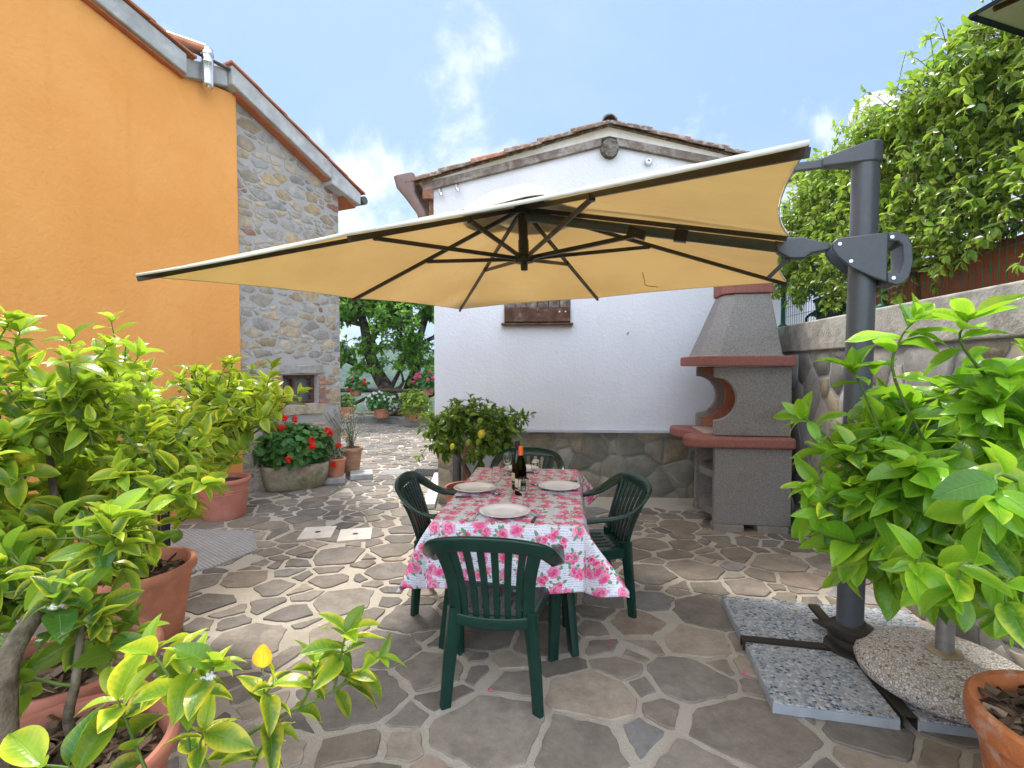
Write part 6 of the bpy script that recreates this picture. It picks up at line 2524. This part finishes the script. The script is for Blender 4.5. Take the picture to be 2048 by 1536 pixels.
# worn pot with olive
g2 = empty('olive_pot', (-2.30, 7.12, .0), 0, 'worn terracotta pot with a thin grey olive shrub and one yellow flower', 'flower pot')
pot(g2, 'pot', mottled('weathered_pot', (.3, .16, .1), (.4, .23, .15), 9, .85, .004, 50, (.2, .14, .09), 4), .165, .1, .4, .04, .06, .022, 1, 10)
recs, mw = [], MB()
rng = random.Random(808)
for k in range(44):
    top = Vector((-2.30 + rng.gauss(-.02, .1), 7.1 + rng.gauss(0, .08), .62 + rng.random() * .28 + (.15 if k % 5 == 0 else 0)))
    if k % 4 == 0: top += Vector((-.2, 0, .16))
    P = bez(Vector((-2.30 + rng.gauss(0, .03), 7.12, .36)), Vector((-2.30, 7.12, .5)), top - UP * .1, top, 6)
    mw.tube(P, .0025, 4, False)
    shoot(recs, P, 18, .055, rng, .2, .5, .3, 3, .9, .2)
leaf_mesh('foliage', recs, SILVERLEAF, g2, LT_THIN, 12)
mw.build('stem', BARK, g2, world=True)
mb = MB()
c = at(692, 872, 6.95)
for k in range(7):
    a = k * .9
    mb.bar(c, c + Vector((math.cos(a), -.3, math.sin(a))) * .022, .012, .002, (0, 1, 0))
mb.build('flower_head', YELLOWPETAL, g2, world=True)

# --- pots along the wooden fence
KZ = .16
def fence_pot(px, py, d, name, label, mat, r, h, crown_r, cnt, leafm, temps, size, heads, petalm, hr, seed, hang=False):
    p = at(px, py, d)
    z = KZ if not hang else p.z
    e = empty(name, (p.x, p.y, z), 0, label, 'flower pot', 'flower pots along the wooden fence')
    pot(e, 'pot', mat, r, r * .7, h, .04, .04, .014, 0, seed)
    C_ = (p.x, p.y, z + h + crown_r[2] * .5)
    hs = []
    rg_ = random.Random(seed)
    for _ in range(heads):
        v = Vector((rg_.gauss(0, 1), -abs(rg_.gauss(0, .8)), rg_.gauss(.3, .8))).normalized()
        hs.append(Vector(C_) + Vector((v.x * crown_r[0], v.y * crown_r[1], v.z * crown_r[2])) * 1.03)
    geranium(e, C_, crown_r, cnt, size, hs, hr, petalm, seed, leafm, temps)


fence_pot(764, 840, 13.5, 'flower_pot', 'terracotta pot of white flowers under the fence brace', TERRA, .24, .26, (.42, .3, .3), 420, GERLEAF, LT_ROUND, .11, 44, WHITEPETAL, .035, 41)
fence_pot(694, 838, 13.5, 'flower_pot', 'terracotta pot of leafy green at the stone house corner', TERRA, .2, .3, (.26, .2, .24), 240, POTLEAF, LT_MID, .13, 0, WHITEPETAL, .05, 42)
fence_pot(832, 846, 12.9, 'flower_pot', 'terracotta pot with a pale green citrus beside the cottage', TERRA, .24, .2, (.44, .34, .42), 420, LEMON, LT_MID, .15, 0, WHITEPETAL, .05, 43)
fence_pot(856, 790, 14.0, 'flower_pot', 'pot of pink geraniums on the fence rail', TERRA, .18, .2, (.42, .28, .3), 300, GERLEAF, LT_ROUND, .1, 13, PINKPETAL, .05, 44, True)
fence_pot(712, 792, 14.1, 'flower_pot', 'pot of dark red geraniums on the fence rail', TERRA, .18, .17, (.34, .24, .26), 220, GERLEAF, LT_ROUND, .1, 6, REDPETAL, .045, 45, True)

# --- big tree beyond the fence
rng = random.Random(909)
bt = empty('broad_tree', (-3.35, 15.2, -1.2), 0, 'tall broad leaved tree with two leaning trunks behind the wooden fence', 'tree')
mt, mw, recs = MB(), MB(), []
k1 = [Vector((-3.3, 15.2, -1.3)), at(797, 845, 15.1), at(777, 785, 15.1), at(756, 748, 15.1), at(738, 703, 15.2), at(728, 650, 15.3), at(715, 600, 15.4)]
k2 = [Vector((-3.15, 15.6, -1.3)), at(812, 815, 15.6), at(822, 767, 15.6), at(833, 735, 15.6), at(836, 690, 15.6), at(850, 640, 15.5), at(860, 600, 15.5)]
for k, r0, r1 in ((k1, .34, .1), (k2, .27, .07)):
    P = spline(k, 4)
    mt.tube(P, [r0 + (r1 - r0) * (i / (len(P) - 1)) ** .7 for i in range(len(P))], 12)
lb = [[k1[4], at(755, 660, 15.2), at(775, 625, 15.2)], [k1[3], at(720, 735, 15.0), at(695, 725, 14.9)], [k1[2], at(800, 740, 15.0), at(815, 700, 14.9)], [k1[5], at(690, 640, 15.3), at(650, 610, 15.2)],
      [k2[3], at(815, 700, 15.7), at(790, 650, 15.9)], [k2[4], at(875, 670, 15.4), at(900, 650, 15.2)], [k1[2], at(795, 778, 15.0), at(806, 765, 15.0), at(803, 745, 15.0)]]
for l in lb:
    P = spline(l, 4)
    mt.tube(P, list(np.linspace(.08, .03, len(P))), 8)
limbs = [k1[3:], k2[3:]] + [l[1:] for l in lb]
crown(mw, recs, limbs, (-3.6, 15.4, 3.6), (3.4, 2.2, 1.7), 430, 16, .2, rng, .42, .3, (.35, 1.0), .05, tw=(.03, .01), sub=2, drop=.9, low=-.5)
crown(mw, recs, limbs, (-3.7, 14.9, 2.0), (2.4, 1.0, .8), 100, 12, .18, rng, .55, .4, (.3, 1.0), .05, tw=(.02, .008), sub=1, drop=1.0, low=-.9)
leaf_mesh('crown', recs, TREELEAF, bt, LT_BROAD, 13)
mt.build('trunk', DARKBARK, bt, world=True, smooth=180)
mw.build('branch', DARKBARK, bt, world=True, smooth=180)

# --- jasmine hedge growing from the planters
rng = random.Random(1010)
hd = empty('jasmine_hedge', (2.70, 4.49, 1.9), 0, 'dense bright green jasmine hedge growing above the stone wall', 'hedge')
WM = Matrix.Translation((2.70, 4.49, 0)) @ Matrix.Rotation(R(WA), 4, 'Z')
prof = [(-4.2, 3.2), (-3.0, 3.18), (-1.73, 3.36), (-1.2, 3.36), (-.71, 3.34), (-.2, 3.34), (.22, 3.34), (.6, 3.25), (.85, 3.0), (1.0, 2.75)]


def htop(x):
    for (a, za), (b, zb) in zip(prof, prof[1:]):
        if a <= x <= b: return za + (zb - za) * (x - a) / (b - a)
    return 3.0


recs, mw = [], MB()
for k in range(3400):
    x = rng.uniform(-3.6, .98)
    if x < -2.9 and rng.random() < .6: continue
    zt = htop(x)
    u = rng.random()
    zb = 2.24 + .18 * noise.noise(Vector((x * 2.2, 0, 0))) + (.25 if x > .6 else 0)
    if u < .66:
        z = zb + (zt - zb) * rng.random()
        y = -.12 - abs(rng.gauss(0, .12)) + .12 * noise.noise(Vector((x * 1.7, z * 1.7, 3)))
    elif u < .86:
        z = zt - abs(rng.gauss(0, .1)) + .14 * noise.noise(Vector((x * 3, 5, 0)))
        y = rng.uniform(-.75, -.1)
    else:
        z = zb + (zt - zb) * rng.random()
        y = rng.uniform(-.75, -.2)
    p = WM @ Vector((x, y, z))
    out = Vector((-.99, .12, 0)) * rng.uniform(.1, 1.0) + UP * rng.gauss(.12, .55) + Vector((0.12, .99, 0)) * rng.gauss(0, .6)
    L = rng.uniform(.12, .3)
    if u > .66 and u < .86 and rng.random() < .3: L *= 1.6
    q = p + out.normalized() * L
    P = bez(p, p + out.normalized() * L * .4 + UP * .02, q + UP * .03, q - UP * .015, 4)
    mw.tube(P, [.0028, .0026, .0022, .0018, .0014], 4, False)
    shoot(recs, P, rng.randint(6, 10), .075, rng, .1, .45, .35, 3, .95, .15, None, .35)
leaf_mesh('foliage', recs, HEDGELEAF, hd, LT_SMALL, 14)
for k in range(70):
    x = rng.uniform(-3.4, .8)
    P = spline([WM @ Vector((x, -.42, 2.15)), WM @ Vector((x + rng.gauss(0, .15), -.4 + rng.gauss(0, .1), 2.7)), WM @ Vector((x + rng.gauss(0, .35), -.35 + rng.gauss(0, .15), htop(x) - .25))], 5)
    mw.tube(P, list(np.linspace(.009, .004, len(P))), 5, False)
mw.build('stem', mottled('vine_stem', (.1, .07, .045), (.2, .14, .09), 9, .9, 0), hd, world=True, smooth=180)
dr_ = []
for px, py, d in ((1975, 150, 3.0), (1985, 178, 3.0), (1968, 172, 3.0), (1996, 412, 2.9)):
    dr_.append((at(px, py, d), (rng.gauss(0, .4), .1, -1), (-.6, -.8, .2), .1, (rng.random(), .5, .6)))
leaf_mesh('dry_leaves', dr_, DRYLEAF, hd, LT_MID, 15)

# pink petals fallen on the paving
for i, (px, py, lab) in enumerate(((1217, 1305, 'pink petal fallen on the paving right of the table'), (1488, 1366, 'pink petal beside the pebble slabs'), (980, 1400, 'pink petal on the paving under the nearest chair'))):
    p = at(px, py, 1.55 / ((py - 733) / 1000.0))
    mb = MB()
    mb.add([(-.012, 0, .001), (-.004, -.009, .004), (.009, -.006, .002), (.013, .003, .005), (.002, .01, .003)], [(0, 1, 2, 3, 4)])
    o = mb.build('petal', PINKPETAL)
    o.location = (p.x, p.y, .014)
    m = o.modifiers.new('Solidify', 'SOLIDIFY'); m.thickness = .0006
    tag(o, lab, 'petal', 'pink petals on the paving')

# ------------------------------------------------------------------ the air over the valley
mb = MB()
mb.box((0, 240, 20), (1400, 1300, 164))
T = NT('haze_air')
pv = T.n('ShaderNodeVolumePrincipled')
pv.inputs['Color'].default_value = (.7, .86, 1, 1)
pv.inputs['Density'].default_value = .0006
pv.inputs['Anisotropy'].default_value = .3
T.t.links.new(pv.outputs[0], T.out.inputs['Volume'])
hz = mb.build('haze', T.mat)
tag(hz, 'thin blue haze over the valley beyond the fence', 'haze', kind='stuff')
